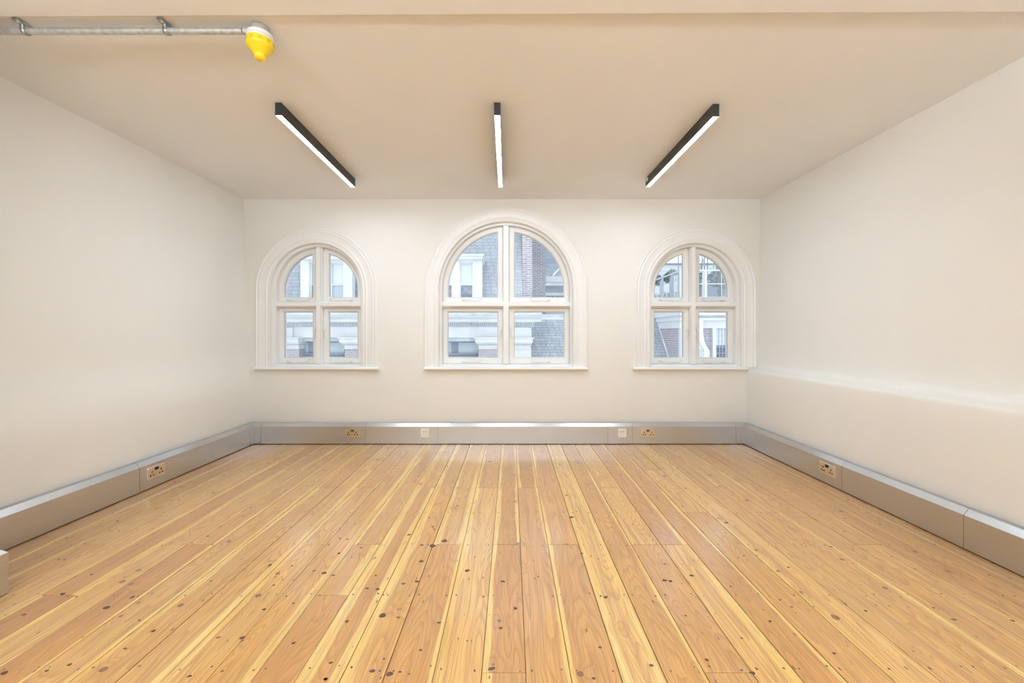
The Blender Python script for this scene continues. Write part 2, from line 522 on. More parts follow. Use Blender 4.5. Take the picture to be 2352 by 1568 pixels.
SUBZ = -0.005
fquad([(-2.8, YF, SUBZ), (2.6, YF, SUBZ), (2.6, YB + .05, SUBZ), (-2.8, YB + .05, SUBZ)], [(0, 0)] * 4, (0, 0, 0, 0), (0, 0, 0, 0), 1)
for i in range(len(B) - 1):
    x0, pcs = B[i]
    x1 = B[i + 1][0]
    g = random.choice((0.0008, 0.0012, 0.0018))
    y0 = YF
    for (ye, tone, s_l, s_r, red) in pcs:
        y1 = YB if ye is None else ye
        seed = random.random()
        w = x1 - x0
        k_s = 0.62 if abs(x0) > .9 else 0.85
        bt, bw = (tone * .92, s_l * k_s, s_r * k_s, seed), (w, red, 0, 1)
        xa, xb, ya, yb = x0 + g, x1 - g, y0 + 0.0012, y1 - 0.0012
        c = 0.0009
        vo = random.random() * 10
        xc = (x0 + x1) / 2
        ring0 = [(xa, ya), (xb, ya), (xb, yb), (xa, yb)]
        ring1 = [(xa + c, ya + c), (xb - c, ya + c), (xb - c, yb - c), (xa + c, yb - c)]
        uvf = lambda q: (q[0] - xc, q[1] + vo)
        fquad([(q[0], q[1], 0.0) for q in ring1], [uvf(q) for q in ring1], bt, bw, 0)
        for k in range(4):
            k2 = (k + 1) % 4
            a, b_, c_, d_ = ring0[k], ring0[k2], ring1[k2], ring1[k]
            fquad([(a[0], a[1], -c), (b_[0], b_[1], -c), (c_[0], c_[1], 0), (d_[0], d_[1], 0)], [uvf(q) for q in (a, b_, c_, d_)], bt, bw, 0)
            fquad([(a[0], a[1], SUBZ), (b_[0], b_[1], SUBZ), (b_[0], b_[1], -c), (a[0], a[1], -c)], [uvf(q) for q in (a, b_, b_, a)], bt, bw, 0)
        y0 = y1


def floor_disc(cx, cy, rx, ry, rot, mi, n=18, h=0.0004, wob=0.18):
    pts, uv = [], []
    ph = random.random() * 6
    for k in range(n):
        a = 2 * PI * k / n
        rr_ = 1 + wob * math.sin(2 * a + ph) * 0.5 + wob * 0.5 * math.sin(3 * a + 2 * ph)
        ex, ey = rx * rr_ * math.cos(a), ry * rr_ * math.sin(a)
        pts.append((cx + ex * math.cos(rot) - ey * math.sin(rot), cy + ex * math.sin(rot) + ey * math.cos(rot), h))
        uv.append((math.cos(a), math.sin(a)))
    b = len(verts)
    # centre fan so that the ring shading reaches the middle
    verts.extend(pts + [(cx, cy, h)])
    for k in range(n):
        faces.append((b + k, b + (k + 1) % n, b + n))
        fm.append(mi)
        uvs.extend([uv[k], uv[(k + 1) % n], (0, 0)])
        bts.extend([(0, 0, 0, 0)] * 3)
        bws.extend([(0, 0, 0, 0)] * 3)


def fpt(px, py):
    return CAMZ * (px - VX) / (py - VY), F * CAMZ / (py - VY)


K3 = [(1250, 227, 2.3), (1140, 378, 1.5), (1145, 218, 1.2), (965, 597, 1.3), (1097, 575, 1.4), (762, 908, 2), (917, 927, 1.0), (713, 650, 1.3),
      (610, 643, .9), (695, 517, .9), (190, 492, 1.6), (92, 470, 1.1), (278, 515, 1.2), (553, 245, 1), (662, 1450, 1.2), (830, 1480, 1.6),
      (1134, 1246, .8), (1312, 978, 1), (205, 1530, 1.0), (255, 1370, .9), (412, 965, 1), (1258, 40, 1), (1268, 64, 1), (1020, 117, 1.6),
      (1367, 178, 2.2), (1590, 468, 1.6), (415, 162, 1.1), (345, 154, .9), (333, 300, 1.1), (690, 343, .9), (195, 76, .9), (1050, 768, .5),
      (775, 1332, .6), (1590, 1155, .5), (1137, 972, .4), (770, 706, .6), (812, 710, .6), (1022, 1480, .6), (932, 1460, .7), (1360, 432, .5)]
K1 = [(608, 742, 1.4), (490, 790, 1.8), (288, 727, 1.5), (1213, 798, 1.1), (1113, 928, 1.3), (1003, 927, .9), (705, 897, 1.1), (1348, 953, .9), (1348, 770, .8),
      (870, 1105, 1.0), (575, 978, .8), (20, 1090, 1.4), (270, 568, 1.1), (297, 570, .9), (420, 638, .9), (110, 822, 1.0), (955, 462, 1.1), (540, 393, 1.3),
      (640, 848, .8), (1258, 687, .8), (1342, 598, .8), (970, 668, .8), (1240, 595, 1.3), (2248, 119, 2.2), (2055, 140, 1.3), (1922, 187, 1.3),
      (2100, 322, 1.2), (1972, 376, 1), (2310, 670, 1.3), (2300, 884, 1.2), (2260, 1070, 1.3), (2090, 90, 1.2), (1778, 354, .7), (1560, 540, .7),
      (505, 437, .8), (545, 437, .8), (1115, 370, .8), (735, 329, .9), (1310, 250, 1), (1900, 140, .9), (1495, 405, .6), (350, 740, .8), (700, 427, .8),
      (215, 1080, .9), (320, 1052, .9), (1495, 1118, .7), (1680, 260, .8), (2145, 942, .4)]
K2 = [(273, 375, 2.0), (430, 742, 1.3), (700, 665, 1.4), (728, 668, 1.2), (825, 643, 1.5), (1005, 693, .9), (1185, 853, .9), (895, 1030, 1.0), (640, 1055, .9),
      (405, 973, .9), (375, 1115, .8), (1065, 552, .9), (985, 400, 1.6), (783, 325, 1), (555, 407, .9), (396, 566, .7), (1055, 930, .8), (798, 827, .7),
      (1480, 1000, .8), (1105, 1090, 1.1), (1232, 755, .8), (1285, 787, .8), (2030, 845, 1), (2300, 850, 1.1), (1937, 790, .9), (1465, 510, 1.2),
      (1545, 297, 1.2), (798, 243, 1.1), (76, 158, 1.2), (75, 202, 1), (250, 274, 1.4), (955, 233, 1.6), (1625, 805, .8), (15, 793, 1.2), (1270, 605, 1.0),
      (1850, 612, .7), (2190, 640, .8), (1690, 408, .9), (1525, 440, .9), (120, 350, .7), (320, 542, 1.1), (120, 648, .7), (1530, 380, .9), (1330, 500, .7)]
for lst, ox, oy, s in ((K3, 700, 1200, 4.26), (K1, 0, 1000, 2.0), (K2, 1176, 1000, 2.0)):
    for (a, b_, r_) in lst:
        kx, ky = fpt(ox + a / s, oy + b_ / s)
        rr_ = 0.0060 * r_
        floor_disc(kx, ky, rr_ * random.uniform(0.95, 1.3), rr_ * random.uniform(0.8, 1.05), random.uniform(-.4, .4), 2)
kx, ky = fpt(1176 + 1485 / 2, 1000 + 835 / 2)
floor_disc(kx, ky, 0.013, 0.017, 0, 3)
kx, ky = fpt(1176 + 690 / 2, 1000 + 150 / 2)
floor_disc(kx, ky, 0.016, 0.02, 0, 3)
# nail heads: a pair per board on every joist
for i in range(len(B) - 1):
    x0, x1 = B[i][0], B[i + 1][0]
    for jy in JOISTS:
        for xx in (x0 + 0.022, x1 - 0.022):
            if random.random() < 0.12:
                continue
            r_ = random.uniform(0.0026, 0.0042)
            floor_disc(xx + random.uniform(-.006, .006), jy + random.uniform(-.012, .012), r_, r_ * random.uniform(1.0, 1.6), random.uniform(-.5, .5), 4, n=8, h=0.0005, wob=.3)

me = bpy.data.meshes.new('floor')
me.from_pydata(verts, [], faces)
for m in (M['boards'], M['under'], M['knot'], M['knot_red'], M['nail']):
    me.materials.append(m)
for p_, mi in zip(me.polygons, fm):
    p_.material_index = mi
me.uv_layers.new(name='board')
me.attributes.new('bt', 'FLOAT_COLOR', 'CORNER')
me.attributes.new('bw', 'FLOAT_COLOR', 'CORNER')
me.uv_layers['board'].data.foreach_set('uv', [c_ for q_ in uvs for c_ in q_])
me.attributes['bt'].data.foreach_set('color', [c_ for q_ in bts for c_ in q_])
me.attributes['bw'].data.foreach_set('color', [c_ for q_ in bws for c_ in q_])
fo = bpy.data.objects.new('floor', me)
C.objects.link(fo)
tag(fo, 'varnished knotty pine floorboards running towards the arched windows', 'floor', kind='structure')

# ------------------------------------------------------------------ windows: positions of the three arches
SPR = 1.541                                  # height where the arches spring
WIN = [(-1.952, 0.429), (-0.052, 0.648), (1.847, 0.429)]
Z0, Z1 = 0.756, 0.786                        # sill top, bottom of the sashes
OPEN = 0.030                                 # the masonry opening is this much wider than the sashes

# back wall with three arched holes
mb = MB()


def opening(x):
    for cx, r in WIN:
        ro = r + OPEN
        if abs(x - cx) < ro - 1e-9:
            return SPR + math.sqrt(max(0, ro * ro - (x - cx) ** 2))
    return None


xs = [-2.9, XL, 2.7]
for cx, r in WIN:
    ro = r + OPEN
    for k in range(49):
        xs.append(cx - ro * math.cos(PI * k / 48))
xs = sorted(set(round(x_, 6) for x_ in xs))
WT = 0.30
for a, b_ in zip(xs[:-1], xs[1:]):
    mid_ = (a + b_) / 2
    za = zb = None
    for cx, r in WIN:
        ro = r + OPEN
        if abs(mid_ - cx) < ro:
            za = SPR + math.sqrt(max(0, ro * ro - (a - cx) ** 2))
            zb = SPR + math.sqrt(max(0, ro * ro - (b_ - cx) ** 2))
    for yy in (YB, YB + WT):
        if za is None:
            mb.face([(a, yy, -0.1), (b_, yy, -0.1), (b_, yy, ZC + .1), (a, yy, ZC + .1)])
        else:
            mb.face([(a, yy, -0.1), (b_, yy, -0.1), (b_, yy, Z0 - .01), (a, yy, Z0 - .01)])
            mb.face([(a, yy, za), (b_, yy, zb), (b_, yy, ZC + .1), (a, yy, ZC + .1)])
    if za is not None:
        mb.face([(a, YB, za), (b_, YB, zb), (b_, YB + WT, zb), (a, YB + WT, za)])
        mb.face([(a, YB, Z0 - .01), (b_, YB, Z0 - .01), (b_, YB + WT, Z0 - .01), (a, YB + WT, Z0 - .01)])
for cx, r in WIN:
    ro = r + OPEN
    for s in (-1, 1):
        mb.face([(cx + s * ro, YB, Z0 - .01), (cx + s * ro, YB + WT, Z0 - .01), (cx + s * ro, YB + WT, SPR), (cx + s * ro, YB, SPR)])
tag(mb.build('wall_back', M['wall']), 'cream painted back wall with three arched windows', 'wall', kind='structure')


def wall_profile(name, prof, ya, yb, thick, sgn, label):
    """side wall: a list of (x, z) extruded along y and closed at the back"""
    back = [(sgn * 3.0, prof[-1][1]), (sgn * 3.0, prof[0][1])]
    mb = MB()
    # subdivide along y so that gentle waviness of old plaster can show
    ys = [ya + (yb - ya) * k / 40 for k in range(41)]
    rows = []
    for y_ in ys:
        rows.append([(x_ + 0.0030 * (1 + math.sin(2.1 * y_ + 1.7 * z_)) * sgn * min(1, max(0, (z_ - 0.25) / 0.2)), y_, z_) for x_, z_ in prof] + [(b0, y_, b1) for b0, b1 in back])
    mb.grid(rows, close_u=True)
    mb.face(rows[0])
    mb.face(rows[-1][::-1])
    o = mb.build(name, M['wall'], smooth=50)
    return tag(o, label, 'wall', kind='structure')


# left wall: nearly straight below, eases outwards above the dado
lp = [(XL, -0.1), (XL, 0.45), (XL, 0.52)]
for k in range(1, 13):
    f_ = k / 12
    e = f_ * f_ * (3 - 2 * f_)
    lp.append((XL - 0.062 * e, 0.52 + 0.42 * f_))
lp += [(XLT + 0.006, 1.6), (XLT, 2.2), (XLT, ZC + 0.1)]
wall_profile('wall_left', lp, YF, YB + 0.02, 0.2, -1, 'plain cream plaster wall on the left side')
# right wall: sloping ledge at sill height, softly rounded
rp = [(XR, -0.1), (XR, 0.60), (XR, 0.705), (XR + 0.003, 0.722), (XR + 0.010, 0.731), (XR + 0.025, 0.736), (XR + 0.085, 0.748), (XR + 0.105, 0.755),
      (XR + 0.118, 0.768), (XR + 0.124, 0.80), (XR + 0.127, 0.95), (XRT - 0.006, 1.3), (XRT, 2.0), (XRT, ZC + 0.1)]
wall_profile('wall_right', rp, YF, YB + 0.02, 0.2, 1, 'cream plaster wall on the right with a long sloping ledge')
FW = [(-1.75, 1.35), (0.0, 1.35), (1.65, 1.35)]  # unseen windows, added behind the camera to let in more daylight
FZ0, FZ1 = 0.80, 2.20
mb = MB()
mb.box(-2.95, 2.9, YF - 0.2, YF, -0.1, FZ0)
mb.box(-2.95, 2.9, YF - 0.2, YF, FZ1, ZC + 0.1)
edges = [-2.95] + [e_ for cx, w_ in FW for e_ in (cx - w_ / 2, cx + w_ / 2)] + [2.9]
for k in range(0, len(edges), 2):
    mb.box(edges[k], edges[k + 1], YF - 0.2, YF, FZ0, FZ1)
tag(mb.build('wall_front', M['wall']), 'cream plaster wall behind the camera with three added windows for fill light', 'wall', kind='structure')
for k, (cx, w_) in enumerate(FW):
    w = empty('window_%d' % (k + 4), (cx, YF, FZ0), kind='structure', label='unseen window added behind the camera for fill daylight', cat='window')
    mb = MB()
    a_, b_ = cx - w_ / 2, cx + w_ / 2
    for (x0, x1, z0, z1) in ((a_, a_ + .06, FZ0, FZ1), (b_ - .06, b_, FZ0, FZ1), (a_ + .06, b_ - .06, FZ0, FZ0 + .07), (a_ + .06, b_ - .06, FZ1 - .06, FZ1),
                             (a_ + .06, b_ - .06, 1.48, 1.53), (cx - .02, cx + .02, FZ0 + .07, 1.48), (cx - .02, cx + .02, 1.53, FZ1 - .06)):
        mb.box(x0, x1, YF - .12, YF - .07, z0, z1)
    mb.build('frame', M['paint'], w)
    mb = MB()
    mb.box(a_ + .05, b_ - .05, YF - .10, YF - .095, FZ0 + .06, FZ1 - .05)
    mb.build('pane', M['glass'], w)
# ceiling: plain slab, with a shallow soffit over the camera end
mb = MB()
mb.box(-3.0, 2.9, YF - 0.2, YB + WT, ZC, ZC + 0.15)
mb.face([(-3.0, 1.757 - .02, ZC - 0.006), (2.9, 1.700 - .02, ZC - 0.022), (2.9, YF, ZC - 0.006), (-3.0, YF, ZC - 0.006)])
rows = []
for (dy, dz) in ((0.0, 0.0), (-0.006, -0.001), (-0.012, -0.003), (-0.02, -0.006)):
    rows.append([(-3.0, 1.757 + dy, ZC + dz), (2.9, 1.700 + dy, ZC + dz)])
mb.grid(rows)
tag(mb.build('ceiling', M['ceil']), 'pale cream ceiling with a shallow dropped soffit near the camera', 'ceiling', kind='structure')
# pier on the left, just outside the picture, round which the trunking turns
PX, PY = -2.172, 1.661
mb = MB()
mb.box(-2.70, PX, 0.9, PY, 0, ZC + 0.01)
tag(mb.build('wall_left_pier', M['wall'], bevel=0.004), 'narrow plaster pier standing out from the left wall', 'wall', kind='structure')


# ------------------------------------------------------------------ window joinery
def arch_path(cx, r, zb, n=64):
    """(point function) left foot, up, round, down: list of (dirx, dirz, basex, basez)"""
    out = [(-1, 0, cx, zb), (-1, 0, cx, (zb + SPR) / 2)]
    for k in range(n + 1):
        a = PI - PI * k / n
        out.append((math.cos(a), math.sin(a), cx, SPR))
    out += [(1, 0, cx, (zb + SPR) / 2), (1, 0, cx, zb)]
    return out


def arch_sweep(mb, cx, R0, prof, zb, n=64):
    """prof: (radius relative to R0, y)"""
    rows = []
    for (dx, dz, bx_, bz_) in arch_path(cx, R0, zb, n):
        rows.append([(bx_ + dx * (R0 + q), y_, bz_ + dz * (R0 + q)) for q, y_ in prof])
    mb.grid(rows)


def ring_mesh(mb, outer, inner, y0, y1, bev=0.011):
    """frame between two matching loops; the inner edge is splayed towards the glass"""
    cx_ = sum(p_[0] for p_ in inner) / len(inner)
    cz_ = sum(p_[1] for p_ in inner) / len(inner)

    def shr(loop, d):
        res = []
        n = len(loop)
        for i in range(n):
            a, b_, c_ = Vector(loop[i - 1]), Vector(loop[i]), Vector(loop[(i + 1) % n])
            e1, e2 = (b_ - a).normalized(), (c_ - b_).normalized()
            n1, n2 = Vector((-e1.y, e1.x)), Vector((-e2.y, e2.x))
            nn = (n1 + n2)
            nn = nn / max(0.3, nn.dot(n1)) if nn.length > 1e-6 else n1
            res.append(tuple(b_ + nn * d))
        return res
    ar = sum(inner[i - 1][0] * inner[i][1] - inner[i][0] * inner[i - 1][1] for i in range(len(inner)))
    s = 1 if ar > 0 else -1
    in2 = shr(inner, s * bev)
    L = lambda lp_, y_: [(q[0], y_, q[1]) for q in lp_]
    oc = shr(outer, s * 0.002)
    mb.grid([L(outer, y1), L(outer, y0 + 0.002), L(oc, y0), L(inner, y0), L(in2, y0 + 0.014), L(in2, y1 - 0.006), L(inner, y1), L(outer, y1)], close_u=True)
    return in2


def arc_sash_loop(cx, r, sgn, xi, zb, n=26):
    """quarter-round light: sgn -1 left, +1 right; xi distance of the meeting edge from the axis"""
    pts = [(cx + sgn * xi, zb), (cx + sgn * r, zb), (cx + sgn * r, SPR - 0.001)]
    a1_ = math.acos(xi / r)
    for k in range(1, n + 1):
        a = a1_ * k / n
        pts.append((cx + sgn * r * math.cos(a), SPR + r * math.sin(a)))
    return pts


def stay(parent, x0, x1, z, y, sgn):
    """casement stay along the bottom rail: pivot at x0, curled end at x1"""
    L_ = x1 - x0
    pts = [(x0, y - 0.014, z)]
    for k in range(1, 9):
        f_ = k / 8
        pts.append((x0 + L_ * 0.93 * f_, y - 0.014 - 0.002 * math.sin(3 * f_), z - 0.002 + 0.003 * math.sin(5 * f_)))
    rc = 0.013
    ex = pts[-1][0]
    s = 1 if L_ > 0 else -1
    for k in range(1, 14):
        a = -PI / 2 + 1.55 * PI * k / 13
        rr2 = rc * (1 - 0.035 * k)
        pts.append((ex + s * rr2 * math.cos(a), y - 0.014, z + rc + rr2 * math.sin(a)))
    mb = MB()
    mb.tube(pts, 0.0038, 7)
    o = mb.build('window_stay', M['hardware'], parent, smooth=True)
    mb = MB()
    mb.rbox(x0 - 0.022, x0 + 0.022, y - 0.004, y + 0.0005, z - 0.009, z + 0.007, 0.004)
    mb.tube([(x0, y, z), (x0, y - 0.02, z)], [0.0075, 0.006], 10)
    mb.tube([(x0 + s * 0.012, y - 0.012, z + 0.003), (x0 - s * 0.022, y - 0.014, z + 0.005)], [0.005, 0.0075], 8)
    mb.build('stay_bracket', M['hardware'], parent, smooth=True)
    for q in (0.55, 0.78):
        mb = MB()
        xx = x0 + L_ * q
        mb.box(xx - 0.009, xx + 0.009, y - 0.003, y, z - 0.014, z - 0.008)
        mb.tube([(xx, y - 0.012, z - 0.011), (xx, y - 0.012, z + 0.001)], 0.0028, 6)
        mb.tube([(xx, y, z - 0.011), (xx, y - 0.013, z - 0.011)], 0.0035, 6)
        mb.build('stay_pin', M['hardware'], parent, smooth=True)


def fastener(parent, x, z, y, sgn):
    """casement fastener with a curled tail hanging down; sgn points away from the mullion"""
    mb = MB()
    mb.rbox(x - 0.010, x + 0.010, y - 0.004, y + 0.0005, z - 0.022, z + 0.026, 0.003)
    mb.tube([(x, y, z), (x, y - 0.020, z)], [0.009, 0.0075], 10)
    mb.tube([(x, y - 0.014, z), (x - sgn * 0.020, y - 0.014, z + 0.004)], [0.006, 0.005], 8)
    mb.build('fastener_plate', M['hardware'], parent, smooth=True)
    pts = [(x, y - 0.020, z + 0.002)]
    for k in range(1, 8):
        f_ = k / 7
        pts.append((x + sgn * 0.010 * math.sin(f_ * 2.6) - sgn * 0.004 * f_, y - 0.022 - 0.008 * math.sin(PI * f_), z - 0.078 * f_))
    bx_, bz_ = pts[-1][0], pts[-1][2]
    for k in range(1, 15):
        a = PI + 1.7 * PI * k / 14
        r_ = 0.012 * (1 - 0.04 * k)
        pts.append((bx_ + sgn * (0.012 + r_ * math.cos(a)), y - 0.024, bz_ + r_ * math.sin(a)))
    mb = MB()
    mb.tube(pts, 0.0036, 7)
    mb.build('fastener_handle', M['hardware'], parent, smooth=True)


TZ0, TZ1 = 1.352, 1.414      # transom
YS = YB + 0.092              # face of the sashes
YFR = YB + 0.040             # face of the fixed frame
LBL = ['white arched casement window nearest the left wall', 'largest white arched casement window in the centre of the back wall',
       'white arched casement window nearest the right wall ledge']
for wi, (cx, r) in enumerate(WIN):
    MW = 0.030 if r < .5 else 0.035           # half width of the mullion
    w = empty('window_%d' % (wi + 1), (cx, YB, Z0), kind='structure', label=LBL[wi], cat='window')
    ro = {0.429: 0.604, 0.648: 0.815}[r]
    q = ro - r
    # moulded architrave
    mb = MB()
    prof = [(q, YB + 0.004), (q, YB - 0.010), (q - .003, YB - 0.014), (q - .010, YB - 0.0145), (q - .014, YB - 0.012), (q - .018, YB - 0.009), (q - .026, YB - 0.0075),
            (q - .030, YB - 0.0095), (q - .036, YB - 0.0095), (q - .041, YB - 0.0065), (q - .095, YB - 0.004), (q - .099, YB - 0.0065), (q - .105, YB - 0.007), (q - .110, YB - 0.004),
            (q - .115, YB - 0.001), (q - .126, YB + 0.001), (q - .130, YB - 0.003), (q - .137, YB - 0.0035), (q - .141, YB + 0.001), (q - .143, YB + 0.016),
            (q - .146, YB + 0.022), (q - .148, YFR + 0.004)]
    arch_sweep(mb, cx, r, prof, Z0, 72)
    mb.build('architrave', M['paint'], w, smooth=30)
    # fixed frame
    mb = MB()
    e = q - .146
    prof = [(OPEN + 0.02, YB + 0.15), (OPEN + 0.02, YFR + 0.003), (e, YFR + 0.003), (e - .005, YFR), (0.0035, YFR), (0.0, YFR + 0.004), (0.0, YB + 0.150), (OPEN + 0.02, YB + 0.15)]
    arch_sweep(mb, cx, r, prof, Z0, 72)
    mb.box(cx - r, cx + r, YFR, YB + 0.15, Z0 - .005, Z1 - 0.008)
    mb.profx([(YFR, Z1 - .008), (YFR + 0.016, Z1), (YB + 0.15, Z1), (YB + 0.15, Z1 - .008)], cx - r, cx + r)
    mb.build('frame', M['paint'], w, smooth=30)
    # transom and mullion, both splayed towards the sashes
    mb = MB()
    mb.profx([(YFR + 0.030, TZ0), (YFR, TZ0 + 0.020), (YFR, TZ1 - 0.006), (YFR + 0.006, TZ1), (YB + 0.15, TZ1), (YB + 0.15, TZ0)], cx - r, cx + r)
    mb.build('transom', M['paint'], w)
    mb = MB()
    hx = [(-MW, YFR + 0.030), (-MW + 0.010, YFR - 0.002), (MW - 0.010, YFR - 0.002), (MW, YFR + 0.030), (MW, YB + 0.15), (-MW, YB + 0.15)]
    rows = [[(cx + a, b_, z_) for a, b_ in hx] for z_ in (Z1 - .002, SPR + r - 0.002)]
    mb.grid(rows, close_u=True)
    mb.build('mullion', M['paint'], w)
    # four sashes
    G = 0.0013
    y0, y1 = YS, YS + 0.042
    for s in (-1, 1):
        # lower
        xa, xb = sorted((cx + s * (MW + G), cx + s * (r - G)))
        za, zb = Z1 + G, TZ0 - G
        st = 0.042
        outer = [(xa, za), (xb, za), (xb, zb), (xa, zb)]
        inner = [(xa + st, za + .050), (xb - st, za + .050), (xb - st, zb - .030), (xa + st, zb - .030)]
        mb = MB()
        gi = ring_mesh(mb, outer, inner, y0, y1)
        sa = mb.build('sash', M['paint'], w)
        mb = MB()
        mb.prism([(a, b_) for a, b_ in gi], YS + 0.018, YS + 0.022)
        mb.build('pane', M['glass'], sa)
        ln_ = 0.215
        xo = (cx + s * (r * (0.73 if r < .5 else .66)))
        stay(sa, xo, xo - s * ln_ * (1.0 if r < .5 else 0.85), za + 0.020, y0, s)
        fastener(sa, cx + s * (MW + 0.014), 1.092 - (757 - 766) * 0.00445, y0, s)
        # upper
        outer = arc_sash_loop(cx, r - G, s, MW + G, TZ1 + G)
        xi2 = MW + G + .044
        inner = arc_sash_loop(cx, r - G - .044, s, xi2, TZ1 + G + .040)
        if s < 0:
            outer, inner = outer[::-1], inner[::-1]
        mb = MB()
        gi = ring_mesh(mb, outer, inner, y0, y1)
        sa = mb.build('sash', M['paint'], w, smooth=30)
        mb = MB()
        mb.prism([(a, b_) for a, b_ in gi], YS + 0.018, YS + 0.022)
        mb.build('pane', M['glass'], sa)
        stay(sa, xo, xo - s * ln_ * (1.0 if r < .5 else 0.85), TZ1 + G + 0.017, y0, s)
    # internal sill with a rounded nose
    mb = MB()
    nose = [(YB + 0.065, 0.728), (YB - 0.022, 0.728)]
    for k in range(9):
        a = -PI / 2 - PI * k / 8
        nose.append((YB - 0.024 + 0.015 * math.cos(a), 0.7425 + 0.0145 * math.sin(a)))
    nose += [(YB + 0.065, Z0 + 0.002)]
    xa, xb = ((-2.556, -1.319), (-0.865, 0.765), (1.215, 2.351))[wi]
    mb.profx(nose, xa, xb)
    mb.build('sill', M['paint'], w, smooth=40)
    # outside sill
    mb = MB()
    mb.profx([(YB + 0.151, Z0 - .01), (YB + 0.36, Z0 - .01), (YB + 0.36, Z0 + 0.0), (YB + 0.151, Z0 + 0.02)], cx - r - .028, cx + r + .028)
    mb.build('outside_sill', M['outside_white'], w)

# ------------------------------------------------------------------ steel skirting trunking
TP = [(0.0005, 0.205), (0.0335, 0.205), (0.0345, 0.2045), (0.0590, 0.1740), (0.0592, 0.1715), (0.0592, 0.006), (0.0565, 0.006), (0.0005, 0.006)]


def seg(mb, p0, dr, L_, nr, m0=0, m1=0, prof=TP, shr=0.0):
    A, B_ = [], []
    for d, z_ in prof:
        d = d - shr if d > 0.01 else d
        z_ = z_ - shr if z_ > 0.1 else z_
        A.append((p0[0] + dr[0] * m0 * d + nr[0] * d, p0[1] + dr[1] * m0 * d + nr[1] * d, z_))
        B_.append((p0[0] + dr[0] * (L_ + m1 * d) + nr[0] * d, p0[1] + dr[1] * (L_ + m1 * d) + nr[1] * d, z_))
    mb.grid([A, B_], close_u=True)
    mb.face(A[::-1])
    mb.face(B_)


def run(name, label, p0, dr, nr, cuts, m0=0, m1=0, group=None):
    """cuts: distances of the joints along dr"""
    root = empty(name, (p0[0] + dr[0] * cuts[0], p0[1] + dr[1] * cuts[0], 0), label=label, cat='cable trunking', group=group)
    g = 0.0010
    for i in range(len(cuts) - 1):
        a, b_ = cuts[i] + (g if i else 0), cuts[i + 1] - (g if i < len(cuts) - 2 else 0)
        mb = MB()
        seg(mb, (p0[0] + dr[0] * a, p0[1] + dr[1] * a), dr, b_ - a, nr, m0 if i == 0 else 0, m1 if i == len(cuts) - 2 else 0)
        mb.build('trunking_section', M['steel'], root)
    # dark backing seen in the joints
    mb = MB()
    seg(mb, (p0[0] + dr[0] * cuts[0], p0[1] + dr[1] * cuts[0]), dr, cuts[-1] - cuts[0], nr, m0, m1, shr=0.0025)
    mb.build('inner_channel', M['seam'], root)
    return root


TG = 'steel skirting trunking round the room'
SB = 0.0043
bx = lambda px: (px - VX) * SB - XL
run('skirting_trunking', 'long brushed steel trunking under the three arched windows, along the back wall', (XL, YB), (1, 0), (0, -1),
    [0, bx(600), bx(840), bx(1006), bx(1396), bx(1453), bx(1690), XR - XL], 1, -1, TG)
run('skirting_trunking', 'brushed steel trunking at the foot of the left wall', (XL, PY), (0, 1), (1, 0),
    [0, 2.80 - PY, 3.985 - PY, YB - PY - .001], 1, -1, TG)
run('skirting_trunking', 'brushed steel trunking at the foot of the right wall, below the ledge', (XR, YF), (0, 1), (-1, 0),
    [0.0, 2.074 - YF, 2.837 - YF, 3.985 - YF, YB - YF - .001], 0, -1, TG)
rt = empty('skirting_trunking', (PX, 1.3, 0), label='short end of steel trunking nearest the camera, cut off by the left picture edge', cat='cable trunking', group=TG)
mb = MB()
seg(mb, (XL + 0.06, PY), (1, 0), PX - XL - 0.06, (0, 1), 0, 1)
mb.build('trunking_section', M['steel'], rt)
mb = MB()
seg(mb, (PX, 0.9), (0, 1), PY - 0.9, (1, 0), 0, 1)
mb.build('trunking_section', M['steel'], rt)


# ------------------------------------------------------------------ sockets and data plates
def to_world(o, loc, rz):
    o.location = loc
    o.rotation_euler = (0, 0, rz)
    bpy.context.view_layer.update()


def socket(loc, rz, label):
    """double switched socket; built facing -y round its own centre"""
    root = empty('double_socket', (0, 0, 0), label=label, cat='power socket', group='metal double power sockets')
    mb = MB()
    mb.rbox(-.073, .073, -.009, 0.0, -.043, .043, .004)
    mb.build('socket_plate', M['satin'], root)
    for s in (-1, 1):
        mb = MB()
        mb.rbox(s * .0078 - .0052, s * .0078 + .0052, -.0125, -.008, .014, .034, .0015)
        mb.build('rocker_switch', M['black'], root)
    for s in (-1, 1):
        c0 = s * .037
        for (dx, dz, wx, wz) in ((0, .0075, .0058, .0085), (-.0115, -.0155, .0074, .0068), (.0115, -.0155, .0074, .0068)):
            mb = MB()
            mb.rbox(c0 + dx - wx, c0 + dx + wx, -.0096, -.0080, dz - wz, dz + wz, .0035)
            mb.build('pin_hole', M['black'], root)
    to_world(root, loc, rz)
    return root


YT = YB - 0.0594
socket((-1.565, YT, .113), 0, 'metal double socket on the back trunking under the left window')
socket((1.348, YT, .113), 0, 'metal double socket on the back trunking under the right window')
socket((XL + .0594, 2.925, .108), R(90), 'metal double socket on the trunking of the left wall')
socket((XR - .0594, 2.961, .110), R(-90), 'metal double socket on the trunking of the right wall')


